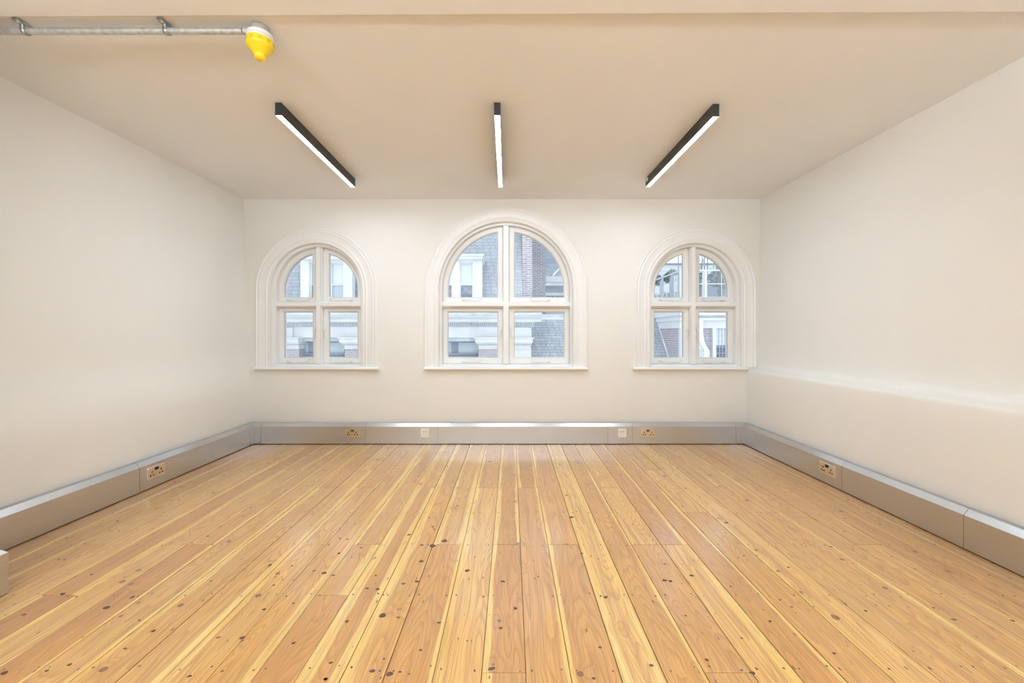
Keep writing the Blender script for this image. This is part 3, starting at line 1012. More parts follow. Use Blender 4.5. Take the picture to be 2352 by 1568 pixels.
def data_plate(loc, label):
    root = empty('data_outlet', (0, 0, 0), label=label, cat='data outlet', group='white network outlets')
    mb = MB()
    mb.rbox(-.043, .043, -.008, 0, -.043, .043, .004)
    mb.build('outlet_plate', M['cream_plastic'], root)
    for s in (-1, 1):
        mb = MB()
        mb.rbox(s * .0125 - .0105, s * .0125 + .0105, -.0100, -.0078, -.024, .024, .001)
        j = mb.build('jack_module', M['white_plastic'], root)
        mb = MB()
        mb.box(s * .0125 - .0065, s * .0125 + .0065, -.0104, -.0098, .009, .017)
        mb.build('jack_opening', M['port_shade'], j)
        mb = MB()
        mb.box(s * .0125 - .0065, s * .0125 + .0065, -.0112, -.0098, -.005, .003)
        mb.build('jack_shutter', M['cream_plastic'], j)
    to_world(root, loc, 0)


data_plate((-.851, YT, .113), 'white square network outlet on the back trunking, left of the middle window')
data_plate((1.095, YT, .113), 'white square network outlet on the back trunking beside the right double socket')


# ------------------------------------------------------------------ ceiling lights
def lamp(xn, yn, xf, yf, label, sticker=False, zc=ZC):
    L_ = math.hypot(xf - xn, yf - yn)
    ang = math.atan2(xn - xf, yf - yn)
    root = empty('linear_ceiling_light', (0, 0, 0), label=label, cat='ceiling light', group='black linear ceiling lights')
    h, w_ = 0.073, 0.0180
    mb = MB()
    # extruded channel, open below
    pr = [(-w_, 0), (w_, 0), (w_, -h), (w_ - .0018, -h), (w_ - .0018, -h + .003), (-w_ + .0018, -h + .003), (-w_ + .0018, -h), (-w_, -h)]
    a = [(x_, 0.003, z_) for x_, z_ in pr]
    b_ = [(x_, L_ - .003, z_) for x_, z_ in pr]
    mb.grid([a, b_], close_u=True)
    mb.build('housing', M['lamp_body'], root)
    for y0 in (0, L_ - .003):
        mb = MB()
        mb.box(-w_ - .0004, w_ + .0004, y0, y0 + .003, -h - .0004, 0)
        mb.build('end_cap', M['lamp_body'], root)
    mb = MB()
    mb.box(-w_ + .002, w_ - .002, 0.0035, L_ - .0035, -h - .0010, -h + .0025)
    mb.build('diffuser', M['glow'], root)
    if sticker:
        mb = MB()
        mb.box(-w_ - .0006, -w_, L_ - .055, L_ - .012, -.034, -.006)
        mb.build('sticker', M['white_plastic'], root)['label'] = 'small white sticker'
    root.location = (xn, yn, zc)
    root.rotation_euler = (0, 0, ang)
    bpy.context.view_layer.update()


lamp(-1.359, 2.388, -1.378, 3.567, 'black linear light on the ceiling in front of the left window')
lamp(-.081, 2.388, -.093, 3.567, 'black linear light on the ceiling in front of the middle window')
lamp(1.203, 2.402, 1.188, 3.560, 'black linear light with a white sticker, on the ceiling in front of the right window', True)
# unseen fill lamps, added behind the camera to brighten the ceiling
for xx, ww in ((-1.5, 'left'), (-.08, 'middle'), (1.35, 'right')):
    root = empty('added_fill_uplight', (xx, -1.6, 1.88), label='added unseen fill uplight behind the camera, %s one' % ww, cat='ceiling light', group='added fill uplights behind the camera')
    mb = MB()
    mb.box(xx - .03, xx + .03, -2.25, -.95, 1.84, 1.90)
    mb.build('housing', M['lamp_body'], root)
    mb = MB()
    mb.box(xx - .027, xx + .027, -2.245, -.955, 1.9005, 1.902)
    mb.build('diffuser', M['fill_glow'], root)
    for yy in (-2.1, -1.1):
        mb = MB()
        mb.tube([(xx, yy, 1.902), (xx, yy, ZC - .0065)], .0015, 6)
        mb.build('suspension_wire', M['galv'], root)

# ------------------------------------------------------------------ conduit and alarm
CY, CZ = 1.782, ZC - 0.032
root = empty('steel_conduit', (-1.9, CY, CZ), label='galvanised steel conduit pipe clipped along the ceiling at top left', cat='conduit pipe')
mb = MB()
mb.tube([(-2.672, CY, CZ), (-2.2, CY, CZ), (-1.168, CY, CZ + 0.001)], 0.0132, 20)
mb.build('pipe', M['galv'], root, smooth=True)
for px in (59, 384):
    cx = (px - VX) * CY / F
    mb = MB()
    rows = []
    for k in range(15):
        a = PI * 1.0 + PI * k / 14
        rows.append([(cx - .008, CY + .0150 * math.cos(a), CZ + .0150 * math.sin(a)), (cx + .008, CY + .0150 * math.cos(a), CZ + .0150 * math.sin(a))])
    up = ZC - 0.0005
    first = [[(cx - .008, CY - .034, up - .012), (cx + .008, CY - .034, up - .012)], [(cx - .008, CY - .0165, up - .012), (cx + .008, CY - .0165, up - .012)],
             [(cx - .008, CY - .0150, up - .015), (cx + .008, CY - .0150, up - .015)]]
    last = [[(q[0], 2 * CY - q[1], q[2]) for q in rw] for rw in first[::-1]]
    mb.grid(first + rows + last)
    o = mb.build('saddle', M['clip'], root, smooth=40)
    sm = o.modifiers.new('thick', 'SOLIDIFY')
    sm.thickness = 0.0016
    for s in (-1, 1):
        mb = MB()
        mb.lathe(cx, CY + s * .027, [(.0045, up - .0125), (.0040, up - .0150), (.0015, up - .0160)], 12)
        mb.build('screw', M['galv'], o, smooth=True)
    mb = MB()
    mb.box(cx - .011, cx + .011, CY - .040, CY + .040, up - .0118, up - .0002)
    mb.build('spacer_bar', M['clip'], o)

AX, AY = -1.104, 1.800
root = empty('fire_alarm', (AX, AY, ZC), label='yellow and white dome fire alarm at the end of the ceiling conduit', cat='fire alarm')
mb = MB()
mb.lathe(AX, AY, [(.034, ZC), (.035, ZC - .004), (.035, ZC - .034), (.033, ZC - .036)], 40)
mb.tube([(AX - .062, CY, CZ), (AX - .028, CY + .008, CZ)], .0146, 16)
mb.build('mounting_box', M['boxgrey'], root, smooth=40)
mb = MB()
mb.lathe(AX, AY, [(.047, ZC - .034), (.0515, ZC - .036), (.0515, ZC - .051), (.0495, ZC - .0518)], 56)
mb.build('base', M['white_plastic'], root, smooth=40)
mb = MB()
mb.lathe(AX, AY, [(.0480, ZC - .0515), (.0480, ZC - .0532)], 56)
mb.build('base_groove', M['seam'], root)
mb = MB()
mb.lathe(AX, AY, [(.0500, ZC - .0530), (.0525, ZC - .0535), (.0530, ZC - .0615), (.0520, ZC - .062)], 56)
mb.build('collar', M['white_plastic'], root, smooth=40)
mb = MB()
mb.lathe(AX, AY, [(.0530, ZC - .0615), (.0540, ZC - .066), (.0540, ZC - .086), (.0515, ZC - .092), (.046, ZC - .097), (.031, ZC - .118), (.0245, ZC - .124),
                  (.0235, ZC - .134), (.021, ZC - .141), (.014, ZC - .1455), (.004, ZC - .147)], 56)
cv = mb.build('cover', M['yellow'], root, smooth=40)
for k in range(10):
    a0 = 2 * PI * (k + 0.35) / 10
    rows = []
    for zz in (ZC - .069, ZC - .083):
        rows.append([(AX + .0544 * math.cos(a0 + q * .038), AY + .0544 * math.sin(a0 + q * .038), zz) for q in range(-4, 5)])
    mb = MB()
    mb.grid(rows)
    mb.build('sounder_slot', M['yellow_slot'], cv)
mb = MB()
tag(cv, 'yellow ribbed cover')

# ------------------------------------------------------------------ OUTSIDE
random.seed(3)


def pbox(mb, x0, x1, y0, y1, Y, depth, mi=0):
    """box whose front face lies in the plane y = Y between photo pixels"""
    a, zt = at(x0, y0, Y)
    b_, zb = at(x1, y1, Y)
    mb.box(a, b_, Y, Y + depth, zb, zt, mi)


# --- building 1, straight across the street
YA = 13.30
GROUND = -9.0
root = empty('townhouse', (-3, YA, GROUND), label='white stucco and brick townhouse with dormers, straight across the street', cat='building')
XE = (1221 - VX) * YA / F              # its right-hand end
XW = -12.0
zf_top = at(0, 750.5, YA)[1]
zf_bot = at(0, 775, YA)[1]
mb = MB()
mb.box(XW, XE, YA, YA + 0.5, zf_bot, zf_top)
# narrow panels of the frieze step forward over the pilasters
for (a, b_) in ((1181.5, 1219), (640, 672)):
    pbox(mb, a, b_, 751.5, 774.5, YA - 0.06, 0.08)
mb.build('frieze', M['stucco'], root)
mb = MB()
zt = at(0, 724.3, YA - .55)[1]
prof = [(YA - .56, zt), (YA - .56, at(0, 728, YA - .56)[1]), (YA - .50, at(0, 729, YA - .5)[1]), (YA - .46, at(0, 732, YA - .46)[1]), (YA - .43, at(0, 733, YA - .43)[1]),
        (YA - .42, at(0, 739, YA - .42)[1]), (YA - .16, at(0, 739.5, YA - .16)[1]), (YA + .3, at(0, 739.5, YA)[1]), (YA + .3, zt + .05)]
mb.profx(prof, XW, (1244 - VX) * (YA - .5) / F)
mb.build('cornice', M['stucco'], root)
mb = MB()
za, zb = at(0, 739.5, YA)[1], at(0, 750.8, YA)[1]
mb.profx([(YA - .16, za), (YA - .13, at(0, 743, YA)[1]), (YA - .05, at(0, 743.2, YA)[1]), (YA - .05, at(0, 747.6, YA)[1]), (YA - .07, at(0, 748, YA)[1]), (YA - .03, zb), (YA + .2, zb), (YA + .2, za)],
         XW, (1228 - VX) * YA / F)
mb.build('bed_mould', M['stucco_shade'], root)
mb = MB()
x_ = XW + 4.5
while x_ < (1225 - VX) * YA / F:
    mb.box(x_, x_ + .036, YA - .125, YA - .04, at(0, 747.4, YA - .12)[1], at(0, 743.2, YA - .12)[1])
    x_ += .0605
mb.build('dentils', M['stucco'], root)
mb = MB()
zt2 = at(0, 716.5, YA - .2)[1]
mb.profx([(YA - .62, at(0, 724.0, YA - .62)[1]), (YA - .62, at(0, 722, YA - .62)[1]), (YA - .35, zt2), (YA + .35, zt2 + .04), (YA + .35, zt)], XW, (1246 - VX) * (YA - .6) / F)
mb.build('gutter', M['lead'], root)


def pilaster(xa, xb, fwd=0.0):
    pr = empty('pilaster', ((xa + xb) / 2, YA, zf_bot))
    pr.parent = root
    pr.matrix_parent_inverse = root.matrix_world.inverted()
    # stepped capital
    steps = [(775.0, 777.2, .30, .13), (777.2, 786.3, .24, .085), (786.3, 788.0, .18, .075), (788.0, 790.6, .13, .05), (792.0, 794.0, .05, .025), (794.0, 800.0, .03, .0), (800.0, 801.6, .05, .02)]
    mb = MB()
    for (ya, yb, pj, ov) in steps:
        Y_ = YA - pj - fwd
        if fwd:
            ya, yb, ov = ya + .03, yb - .03, ov * .6
        mb.box(xa - ov, xb + ov, Y_, YA + .35, at(0, yb, Y_)[1], at(0, ya, Y_)[1])
    mb.box(xa + .01, xb - .01, YA - .02 - fwd, YA + .34 - fwd, at(0, 801.7, YA)[1], at(0, 775, YA)[1])
    mb.build('capital', M['stucco'], pr)
    return pr


def u(px, Y_=None):
    return (px - VX) * (Y_ or YA) / F


for (xa, xb) in ((u(600), u(687)), (u(792), u(995)), (u(1099), u(1217))):
    pl = pilaster(xa, xb)
    mb = MB()
    mb.box(xa, min(xb, u(1181)), YA, YA + .35, GROUND, at(0, 801.4, YA)[1])
    mb.build('brick_shaft', M['brick'], pl)
pl = pilaster(u(1181.5), u(1219), 0.05)
mb = MB()
mb.box(u(1181.5), u(1220), YA - .05, YA + .35, GROUND, at(0, 801.4, YA)[1])
mb.build('stone_shaft', M['stucco'], pl)
# windows between the pilasters
for wx0, wx1, mulx in ((687, 792, (708, 722)), (995, 1099, (1037, 1053))):
    wd = empty('recessed_window', (u((wx0 + wx1) / 2), YA + .35, 0))
    wd.parent = root
    wd.matrix_parent_inverse = root.matrix_world.inverted()
    mb = MB()
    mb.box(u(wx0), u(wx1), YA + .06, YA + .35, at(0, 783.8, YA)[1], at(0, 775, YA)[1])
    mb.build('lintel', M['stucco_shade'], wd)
    mb = MB()
    mb.box(u(wx0) - .02, u(wx1) + .02, YA + .42, YA + .46, GROUND, at(0, 780, YA)[1])
    mb.build('dark_surround', M['render_grey'], wd)
    mb = MB()
    Yw = YA + .40
    for (a, b_) in ((wx0 + 2, mulx[0]), (mulx[1], wx1 - 1)):
        mb.box(u(a, Yw), u(b_, Yw), Yw, Yw + .03, at(0, 811, Yw)[1], at(0, 786, Yw)[1])
    mb.build('blind', M['blind'], wd)
    mb = MB()
    mb.box(u(wx0), u(wx1), YA + .30, YA + .45, at(0, 816, YA + .3)[1], at(0, 811, YA + .3)[1])
    mb.box(u(wx0), u(wx1), YA + .22, YA + .45, at(0, 834, YA + .2)[1], at(0, 817, YA + .2)[1])
    mb.build('window_ledge', M['render_grey'], wd)
# mansard slates above the gutter
mb = MB()
ytop = 15.3
mb.face([(XW, YA + .36, zt2), (u(1199, 14.0), YA + .36, zt2), (u(1199, 14.0), ytop, 6.2), (XW, ytop, 6.2)])
mb.face([(XW, ytop, 6.2), (u(1199, 14.0), ytop, 6.2), (u(1199, 14.0), ytop + 5, 6.9), (XW, ytop + 5, 6.9)])
mb.face([(XW, YA + .36, zt2), (XW, ytop, 6.2), (XW, ytop + 5, 6.9), (XW, ytop + 5, zt2)])
mb.face([(u(1199, 14.0), YA + .36, zt2), (u(1199, 14.0), ytop, 6.2), (u(1199, 14.0), ytop + 5, 6.9), (u(1199, 14.0), ytop + 5, zt2)])
mb.build('mansard_roof', M['slate'], root)
# two dormers
YD = 13.42
for dx in (749.5, 1047.5):
    o_ = dx - 749.5
    d = empty('dormer', (u(dx, YD), YD, zt2))
    d.parent = root
    d.matrix_parent_inverse = root.matrix_world.inverted()
    mb = MB()
    for (a, b_) in ((690, 710), (740, 757.5), (788, 809)):
        pbox(mb, a + o_, b_ + o_, 596, 718, YD, .25)
    pbox(mb, 690 + o_, 809 + o_, 592, 603, YD + .02, 1.4)
    mb.build('jambs', M['outside_white'], d)
    mb = MB()
    for (a, b_, y_a, y_b, pj) in ((686, 813, 583, 587.3, .22), (688, 811, 587.3, 594.5, .17), (692, 807, 594.5, 597.5, .05)):
        Y_ = YD - pj
        xa, z_t = at(a + o_, y_a, Y_)
        xb, z_b = at(b_ + o_, y_b, Y_)
        mb.box(xa, xb, Y_, YD + 1.4, z_b, z_t)
    mb.build('cornice', M['outside_white'], d)
    mb = MB()
    pbox(mb, 690 + o_, 809 + o_, 597, 718, YD + .25, .9)
    mb.build('cheeks', M['slate'], d)
    for (a, b_) in ((710, 740), (757.5, 788)):
        mb = MB()
        Y_ = YD + .10
        xl_, xr_ = u(a + o_, YD), u(b_ + o_, YD)
        zz_ = lambda py: at(0, py, Y_)[1]
        mb.box(xl_, xr_, Y_, Y_ + .05, zz_(606.5), zz_(603))
        mb.box(xl_ + .03, xr_ - .03, Y_ + .002, Y_ + .048, zz_(655), zz_(652))
        mb.box(xl_, xr_, Y_, Y_ + .05, zz_(718), zz_(712))
        mb.box(xl_, xl_ + .03, Y_, Y_ + .05, zz_(712), zz_(606.5))
        mb.box(xr_ - .03, xr_, Y_, Y_ + .05, zz_(712), zz_(606.5))
        so = mb.build('sash', M['outside_white'], d)
        mb = MB()
        mb.box(xl_, xr_, Y_ + .06, Y_ + .07, zz_(653.5), zz_(603))
        mb.build('blind', M['blind_light'], so)
        mb = MB()
        mb.box(xl_, xr_, Y_ + .06, Y_ + .07, zz_(717), zz_(653.6))
        mb.build('pane', M['dark_pane'] if not (a > 750 and o_ == 0) else M['blind'], so)

# --- chimney stack with white joints, and the darker stack behind it
mb = MB()
mb.box(u(1199, 14.4), u(1222.5, 14.4), 14.4, 15.6, GROUND, 6.6)
tag(mb.build('chimney_stack', M['brick_white']), 'brick chimney stack with wide white joints beside the slate mansard', 'chimney')
mb = MB()
mb.box(u(1216, 17.8), u(1253.3, 17.8), 17.8, 19.0, GROUND, 7.5)
tag(mb.build('chimney_stack', M['brick_dark']), 'darker brick chimney stack behind and right of the white-jointed one', 'chimney')

# --- the lower slated roof between the two houses: slope reaches the side wall of the right-hand house
XS = 5.2
z_hi, y_hi = CAMZ + .5126, 14.60
k_ = 1.163
y_lo = 12.9
z_lo = z_hi - (y_hi - y_lo) * k_
root = empty('slate_roof', (2.5, y_lo, GROUND), label='low weathered slate roof between the white townhouse and the right-hand house', cat='roof')
mb = MB()
mb.face([(XE - .2, y_lo, z_lo), (XS, y_lo, z_lo), (XS, y_hi, z_hi), (XE - .2, y_hi, z_hi)])
mb.face([(XE - .2, y_lo, z_lo), (XS, y_lo, z_lo), (XS, y_lo, GROUND), (XE - .2, y_lo, GROUND)])
mb.face([(XE - .2, y_hi, z_hi), (XS, y_hi, z_hi), (XS, y_hi + 2, z_hi), (XE - .2, y_hi + 2, z_hi)])
mb.face([(XS, y_lo, z_lo), (XS, y_hi, z_hi), (XS, y_hi, GROUND), (XS, y_lo, GROUND)])
mb.build('slates', M['slate_near'], root)
mb = MB()
mb.tube([(XS - .01, y_lo, z_lo + .01), (XS - .01, y_hi, z_hi + .01)], .035, 8)
mb.build('verge_flashing', M['lead'], root)
mb = MB()
mb.box(XE - .1, XS - .15, y_hi - .02, y_hi + .30, z_hi - .02, z_hi + .075)
mb.build('ridge_capping', M['outside_white'], root)
mb = MB()
mb.box(XE - .1, XS - .35, y_hi + .30, y_hi + .9, z_hi, z_hi + .19)
mb.build('lead_flat', M['lead'], root)

# --- roofs further back, seen right of the chimneys
root = empty('rear_house', (3, 20, GROUND), label='distant house with stepped white parapets and dark slates, right of the chimneys', cat='building')
Yr = 20.0
mb = MB()
pbox(mb, 1197, 1345, 634, 647, Yr, .4)
pbox(mb, 1197, 1345, 672, 679, Yr - .4, .4)
mb.build('coping', M['outside_white'], root)
mb = MB()
pbox(mb, 1197, 1345, 647, 656, Yr + .05, .4)
mb.build('upper_course', M['stucco'], root)
mb = MB()
pbox(mb, 1197, 1345, 656, 672, Yr + .15, .4)
mb.build('slate_course', M['slate_dark'], root)
mb = MB()
xa, z_t = at(1197, 679, Yr - .3)
xb, z_b = at(1345, 760, Yr - .3)
mb.box(xa, xb, Yr - .3, Yr + .3, GROUND, z_t)
mb.build('wall_panel', M['stucco'], root)
mb = MB()
for px in (1258.5, 1270, 1282, 1293, 1305):
    pbox(mb, px - .6, px + .6, 680, 716, Yr - .36, .08)
mb.build('panel_joints', M['dark_metal'], root)
mb = MB()
xa, z_b = at(1197, 634, Yr + .4)
xb, z_t = at(1345, 560, Yr + 2.4)
mb.face([(xa, Yr + .4, z_b), (xb, Yr + .4, z_b), (xb, Yr + 2.4, z_t), (xa, Yr + 2.4, z_t)])
mb.build('roof', M['slate_dark'], root)
mb = MB()
p0 = at(1270, 633, Yr + .35)
p1 = at(1285.5, 616, Yr + .9)
mb.tube([(p0[0], Yr + .30, p0[1]), (p1[0], Yr + .85, p1[1])], .05, 6)
mb.build('white_strut', M['outside_white'], root)

# --- right-hand house: front in the plane y = 12.5, side wall along x = 5.2
YR = 12.5
root = empty('corner_house', (7, YR, GROUND), label='white and brick house with scroll bracket and leaded window, right across the street', cat='building')
XEND = 12.0
ur = lambda px, Y_=YR: (px - VX) * Y_ / F
zr = lambda py, Y_=YR: at(0, py, Y_)[1]
mb = MB()
mb.box(XS, XEND, YR + .12, 16.2, GROUND, zr(752))
mb.build('brick_wall', M['brick'], root)
mb = MB()
mb.box(XS - .03, XEND, YR + .05, 16.2, zr(753.5), zr(735))
mb.build('fascia', M['outside_white'], root)
# cornice turns the corner: front and side runs as nested boxes
mb = MB()
for (pa, pb, pj) in ((716, 724, .20), (724, 730, .10), (730, 735.5, .14)):
    mb.box(XS - pj * .5, XEND, YR - pj + .05, 16.2, zr(pb), zr(pa))
mb.build('cornice', M['outside_white'], root)
mb = MB()
pt_, pb_ = [], []
for k in range(160):
    x_ = XS + .02 + k * .02
    pt_.append((x_, zr(729.5) + .022 + .016 * math.sin(k * 1.9) + random.uniform(-.006, .006)))
    pb_.append((x_, zr(729.5)))
mb.grid([[(a_, YR - .09, b_) for a_, b_ in pb_], [(a_, YR - .09, b_) for a_, b_ in pt_], [(a_, YR - .03, b_) for a_, b_ in pt_], [(a_, YR - .03, b_) for a_, b_ in pb_]], close_v=True)
mb.build('leaf_ornament', M['stucco_shade'], root)
mb = MB()
mb.box(XS - .005, ur(1614), YR + .02, YR + .2, GROUND, zr(753))
mb.build('corner_pier', M['outside_white'], root)
mb = MB()
mb.box(ur(1638), ur(1646), YR + .02, YR + .2, GROUND, zr(752))
mb.build('window_pier', M['outside_white'], root)
# scrolled bracket
mb = MB()
ol = [(1599, 735), (1616, 735), (1615.5, 742), (1615.3, 752), (1615.8, 768), (1617.5, 780), (1620.5, 790), (1625, 797.5), (1629, 803), (1631, 808), (1630.5, 813), (1629.5, 822), (1599, 822)]
mb.prism([(ur(a, YR - .2), zr(b_, YR - .2)) for a, b_ in ol][::-1], YR - .2, YR + .14)
br = mb.build('scroll_bracket', M['outside_white'], root, bevel=.01)
mb = MB()
pts = []
for k in range(60):
    a = k / 59 * 4.2 * PI
    rr2 = 1.0 + 11.0 * (1 - k / 59)
    pts.append((ur(1605 + rr2 * math.cos(a + .2), YR - .2), YR - .21, zr(809 + rr2 * math.sin(a + .2), YR - .2)))
mb.tube(pts, .011, 6)
mb.tube([(ur(a, YR - .2), YR - .21, zr(b_, YR - .2)) for a, b_ in ((1600, 742), (1601.5, 765), (1604.5, 782), (1609, 794), (1614, 800), (1616.5, 808))], .011, 6)
mb.build('scroll_line', M['stucco_shade'], br, smooth=True)
# leaded window
wd = empty('leaded_window', (ur(1660), YR, 0))
wd.parent = root
wd.matrix_parent_inverse = root.matrix_world.inverted()
mb = MB()
mb.box(ur(1646), ur(1700), YR + .06, YR + .2, zr(753), zr(749))
mb.build('window_head', M['outside_white'], wd)
mb = MB()
mb.box(ur(1646), ur(1700), YR + .10, YR + .11, zr(793), zr(753))
mb.build('upper_pane', M['blind_light'], wd)
mb = MB()
mb.box(ur(1646), ur(1700), YR + .10, YR + .11, zr(850), zr(793))
mb.build('lower_pane', M['dark_pane'], wd)
mb = MB()
for px in (1647, 1654.5, 1661.7, 1668.9, 1676, 1683, 1690, 1697):
    mb.box(ur(px - .35), ur(px + .35), YR + .07, YR + .10, zr(792.5), zr(753))
for py in (757, 770, 784):
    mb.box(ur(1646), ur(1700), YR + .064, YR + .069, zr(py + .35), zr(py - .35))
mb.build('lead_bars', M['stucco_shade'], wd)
mb = MB()
for px in (1647, 1654.5, 1661.7, 1668.9, 1676, 1683, 1690, 1697):
    mb.box(ur(px - .6), ur(px + .6), YR + .06, YR + .10, zr(850), zr(792.5))
for py in (797, 811, 825, 839):
    mb.box(ur(1646), ur(1700), YR + .052, YR + .059, zr(py + .7), zr(py - .7))
mb.build('lower_bars', M['fin'], wd)
# roof terrace slab
mb = MB()
mb.box(XS - .02, XEND, YR + .02, 19.0, zr(716), zr(690))
mb.build('terrace_slab', M['stucco'], root)
mb = MB()
mb.box(XS - .03, XEND, YR - .02, YR + .15, zr(690), zr(681.5))
mb.build('terrace_kerb', M['outside_white'], root)

# --- terrace railing along the front and down the side
RZ = CAMZ + 1.93
TERR = zr(690) + .003
root = empty('terrace_railing', (XS, YR, zr(682)), label='white terrace railing with wire mesh and grey upright fins, outside the right window', cat='railing')
mb = MB()
mb.tube([(XS, 16.0, RZ), (XS, YR + .05, RZ), (XS + .06, YR, RZ), (XS + 3.2, YR, RZ)], .022, 8)
mb.build('top_rail', M['outside_white'], root, smooth=True)
mb = MB()
mb.box(ur(1617.5), ur(1623.5), YR - .02, YR + .05, zr(681.4), RZ + .01)
mb.build('post', M['outside_white'], root)
mb = MB()
mb.box(ur(1562.5), ur(1566.0), YR - .02, YR + .05, zr(681.4), RZ)
mb.build('post', M['outside_white'], root)
mb = MB()
mb.box(ur(1719), ur(1724), YR - .02, YR + .05, zr(681.4), RZ + .01)
mb.build('post', M['outside_white'], root)
mb = MB()
mb.box(ur(1568), ur(1720), YR - .01, YR + .02, zr(652.7), zr(650.7))
mb.build('middle_rail', M['outside_white'], root)
mb = MB()
mb.box(ur(1656), ur(1657.2), YR - .016, YR - .011, zr(681.3), zr(623))
mb.build('thin_upright', M['outside_white'], root)
mb = MB()
for px in (1601, 1613.2):
    mb.box(ur(px), ur(px + 1.4), YR - .03, YR + .01, zr(681.3), zr(624))
mb.box(ur(1602.4), ur(1613.2), YR - .03, YR + .01, zr(625.5), zr(624))
mb.build('gate_frame', M['outside_white'], root)


def wires(mb, P, Q, z0, z1, step, r_, slope):
    """parallel slanting wires filling the upright rectangle over the ground line P-Q"""
    Ln = math.hypot(Q[0] - P[0], Q[1] - P[1])
    H = z1 - z0
    c0 = -H
    while c0 < Ln:
        # wire from s = c0 at z0 with ds/dz = slope
        pts = []
        for zz in (0.0, H):
            pts.append((c0 + zz * abs(slope), zz))
        (s0, a0), (s1, a1_) = pts
        if s0 < 0:
            a0 += (0 - s0) / abs(slope)
            s0 = 0
        if s1 > Ln:
            a1_ -= (s1 - Ln) / abs(slope)
            s1 = Ln
        if a1_ > a0:
            f0, f1 = s0 / Ln, s1 / Ln
            if slope < 0:
                f0, f1 = 1 - f0, 1 - f1
            A = (P[0] + (Q[0] - P[0]) * f0, P[1] + (Q[1] - P[1]) * f0, z0 + a0)
            D = (P[0] + (Q[0] - P[0]) * f1, P[1] + (Q[1] - P[1]) * f1, z0 + a1_)
            mb.tube([A, D], r_, 4, cap=False)
        c0 += step


for nm, P, Q, z0_, z1_ in (('mesh_panel', (ur(1602), YR), (ur(1613.5), YR), zr(681), zr(625)), ('mesh_panel', (ur(1624), YR), (ur(1700), YR), zr(681), zr(624)),
                           ('mesh_panel', (XS, YR + .15), (XS, 13.05), zr(681), RZ - .04)):
    mb = MB()
    wires(mb, P, Q, z0_, z1_, .055, .0020, 1.6)
    wires(mb, P, Q, z0_, z1_, .055, .0020, -1.6)
    mb.build(nm, M['wire'], root)
for yy in (13.10, 13.97, 14.86, 15.7):
    mb = MB()
    zt_, zb_ = RZ - .01, TERR
    ol = [(XS - .115, zb_), (XS, zb_), (XS, zt_), (XS - .04, zt_), (XS - .115, zt_ - .16)]
    mb.prism(ol, yy - .02, yy + .03)
    mb.build('upright_fin', M['fin'], root)

# --- things on and behind the terrace
Yb_ = 19.0
mb = MB()
xa, z_t = at(1440, 608, Yb_)
mb.box(xa, 15, Yb_, Yb_ + .4, GROUND, z_t)
bw_ = mb.build('garden_wall', M['brick_paint'])
tag(bw_, 'white painted block wall with a dark coping behind the terrace', 'wall')
mb = MB()
mb.box(xa - .05, 15, Yb_ - .05, Yb_ + .45, z_t, z_t + .07)
mb.build('coping', M['dark_metal'], bw_)
Yp = 15.6
for (px, lab) in ((1558, 'thin dark pole behind the terrace railing, left one'), (1618, 'thin dark pole of the closely spaced pair, left one'), (1625, 'thin dark pole of the closely spaced pair, right one')):
    mb = MB()
    a = (px - VX) * Yp / F
    mb.tube([(a, Yp, TERR), (a, Yp, CAMZ + 3.6)], .016 if px < 1600 else .018, 8)
    tag(mb.build('scaffold_pole', M['dark_metal'], smooth=True), lab, 'pole', 'poles on the roof terrace')
mb = MB()
a, z_t = at(1590, 651, 15.2)
mb.box(a, a + 3.4, 15.2, 15.45, TERR, z_t)
tag(mb.build('low_wall', M['render_grey']), 'low grey rendered wall behind the mesh panels of the terrace', 'wall')
mb = MB()
a, z_t = at(1470, 656, 17.0)
mb.box(a, at(1572, 656, 17.0)[0], 17.0, 17.15, TERR, z_t)
tag(mb.build('low_wall', M['stucco']), 'low white parapet wall behind the grey fins of the terrace railing', 'wall')
# white garden seats seen between the fins
for i, (px, py0, py1, lab) in enumerate(((1513, 658, 672, 'white terrace seat glimpsed left of the grey fins'), (1534, 650, 668, 'white terrace seat glimpsed between the two nearer grey fins'), (1552, 645, 666, 'white terrace seat glimpsed behind the side wire mesh'))):
    Ys = 16.6
    rt2 = empty('garden_chair', (at(px, 680, Ys)[0], Ys, TERR), label=lab, cat='chair', group='white seats on the terrace')
    zb_ = TERR
    xa, z_t = at(px - 9, py0, Ys)
    xb, z_b = at(px + 9, py1, Ys)
    mb = MB()
    mb.prism([(xa, z_b), (xb, z_b), (xb, z_t), (xa + .16, z_t), (xa + .04, z_t - .12)], Ys + .25, Ys + .32)
    mb.build('backrest', M['outside_white'], rt2, bevel=.01)
    mb = MB()
    mb.box(xa, xb, Ys - .2, Ys + .3, z_b - .10, z_b - .03)
    mb.build('seat_base', M['outside_white'], rt2, bevel=.01)
    for sx in (xa + .02, xb - .06):
        for sy in (Ys - .18, Ys + .24):
            mb = MB()
            mb.box(sx, sx + .04, sy, sy + .04, zb_, z_b - .10)
            mb.build('leg', M['outside_white'], rt2)


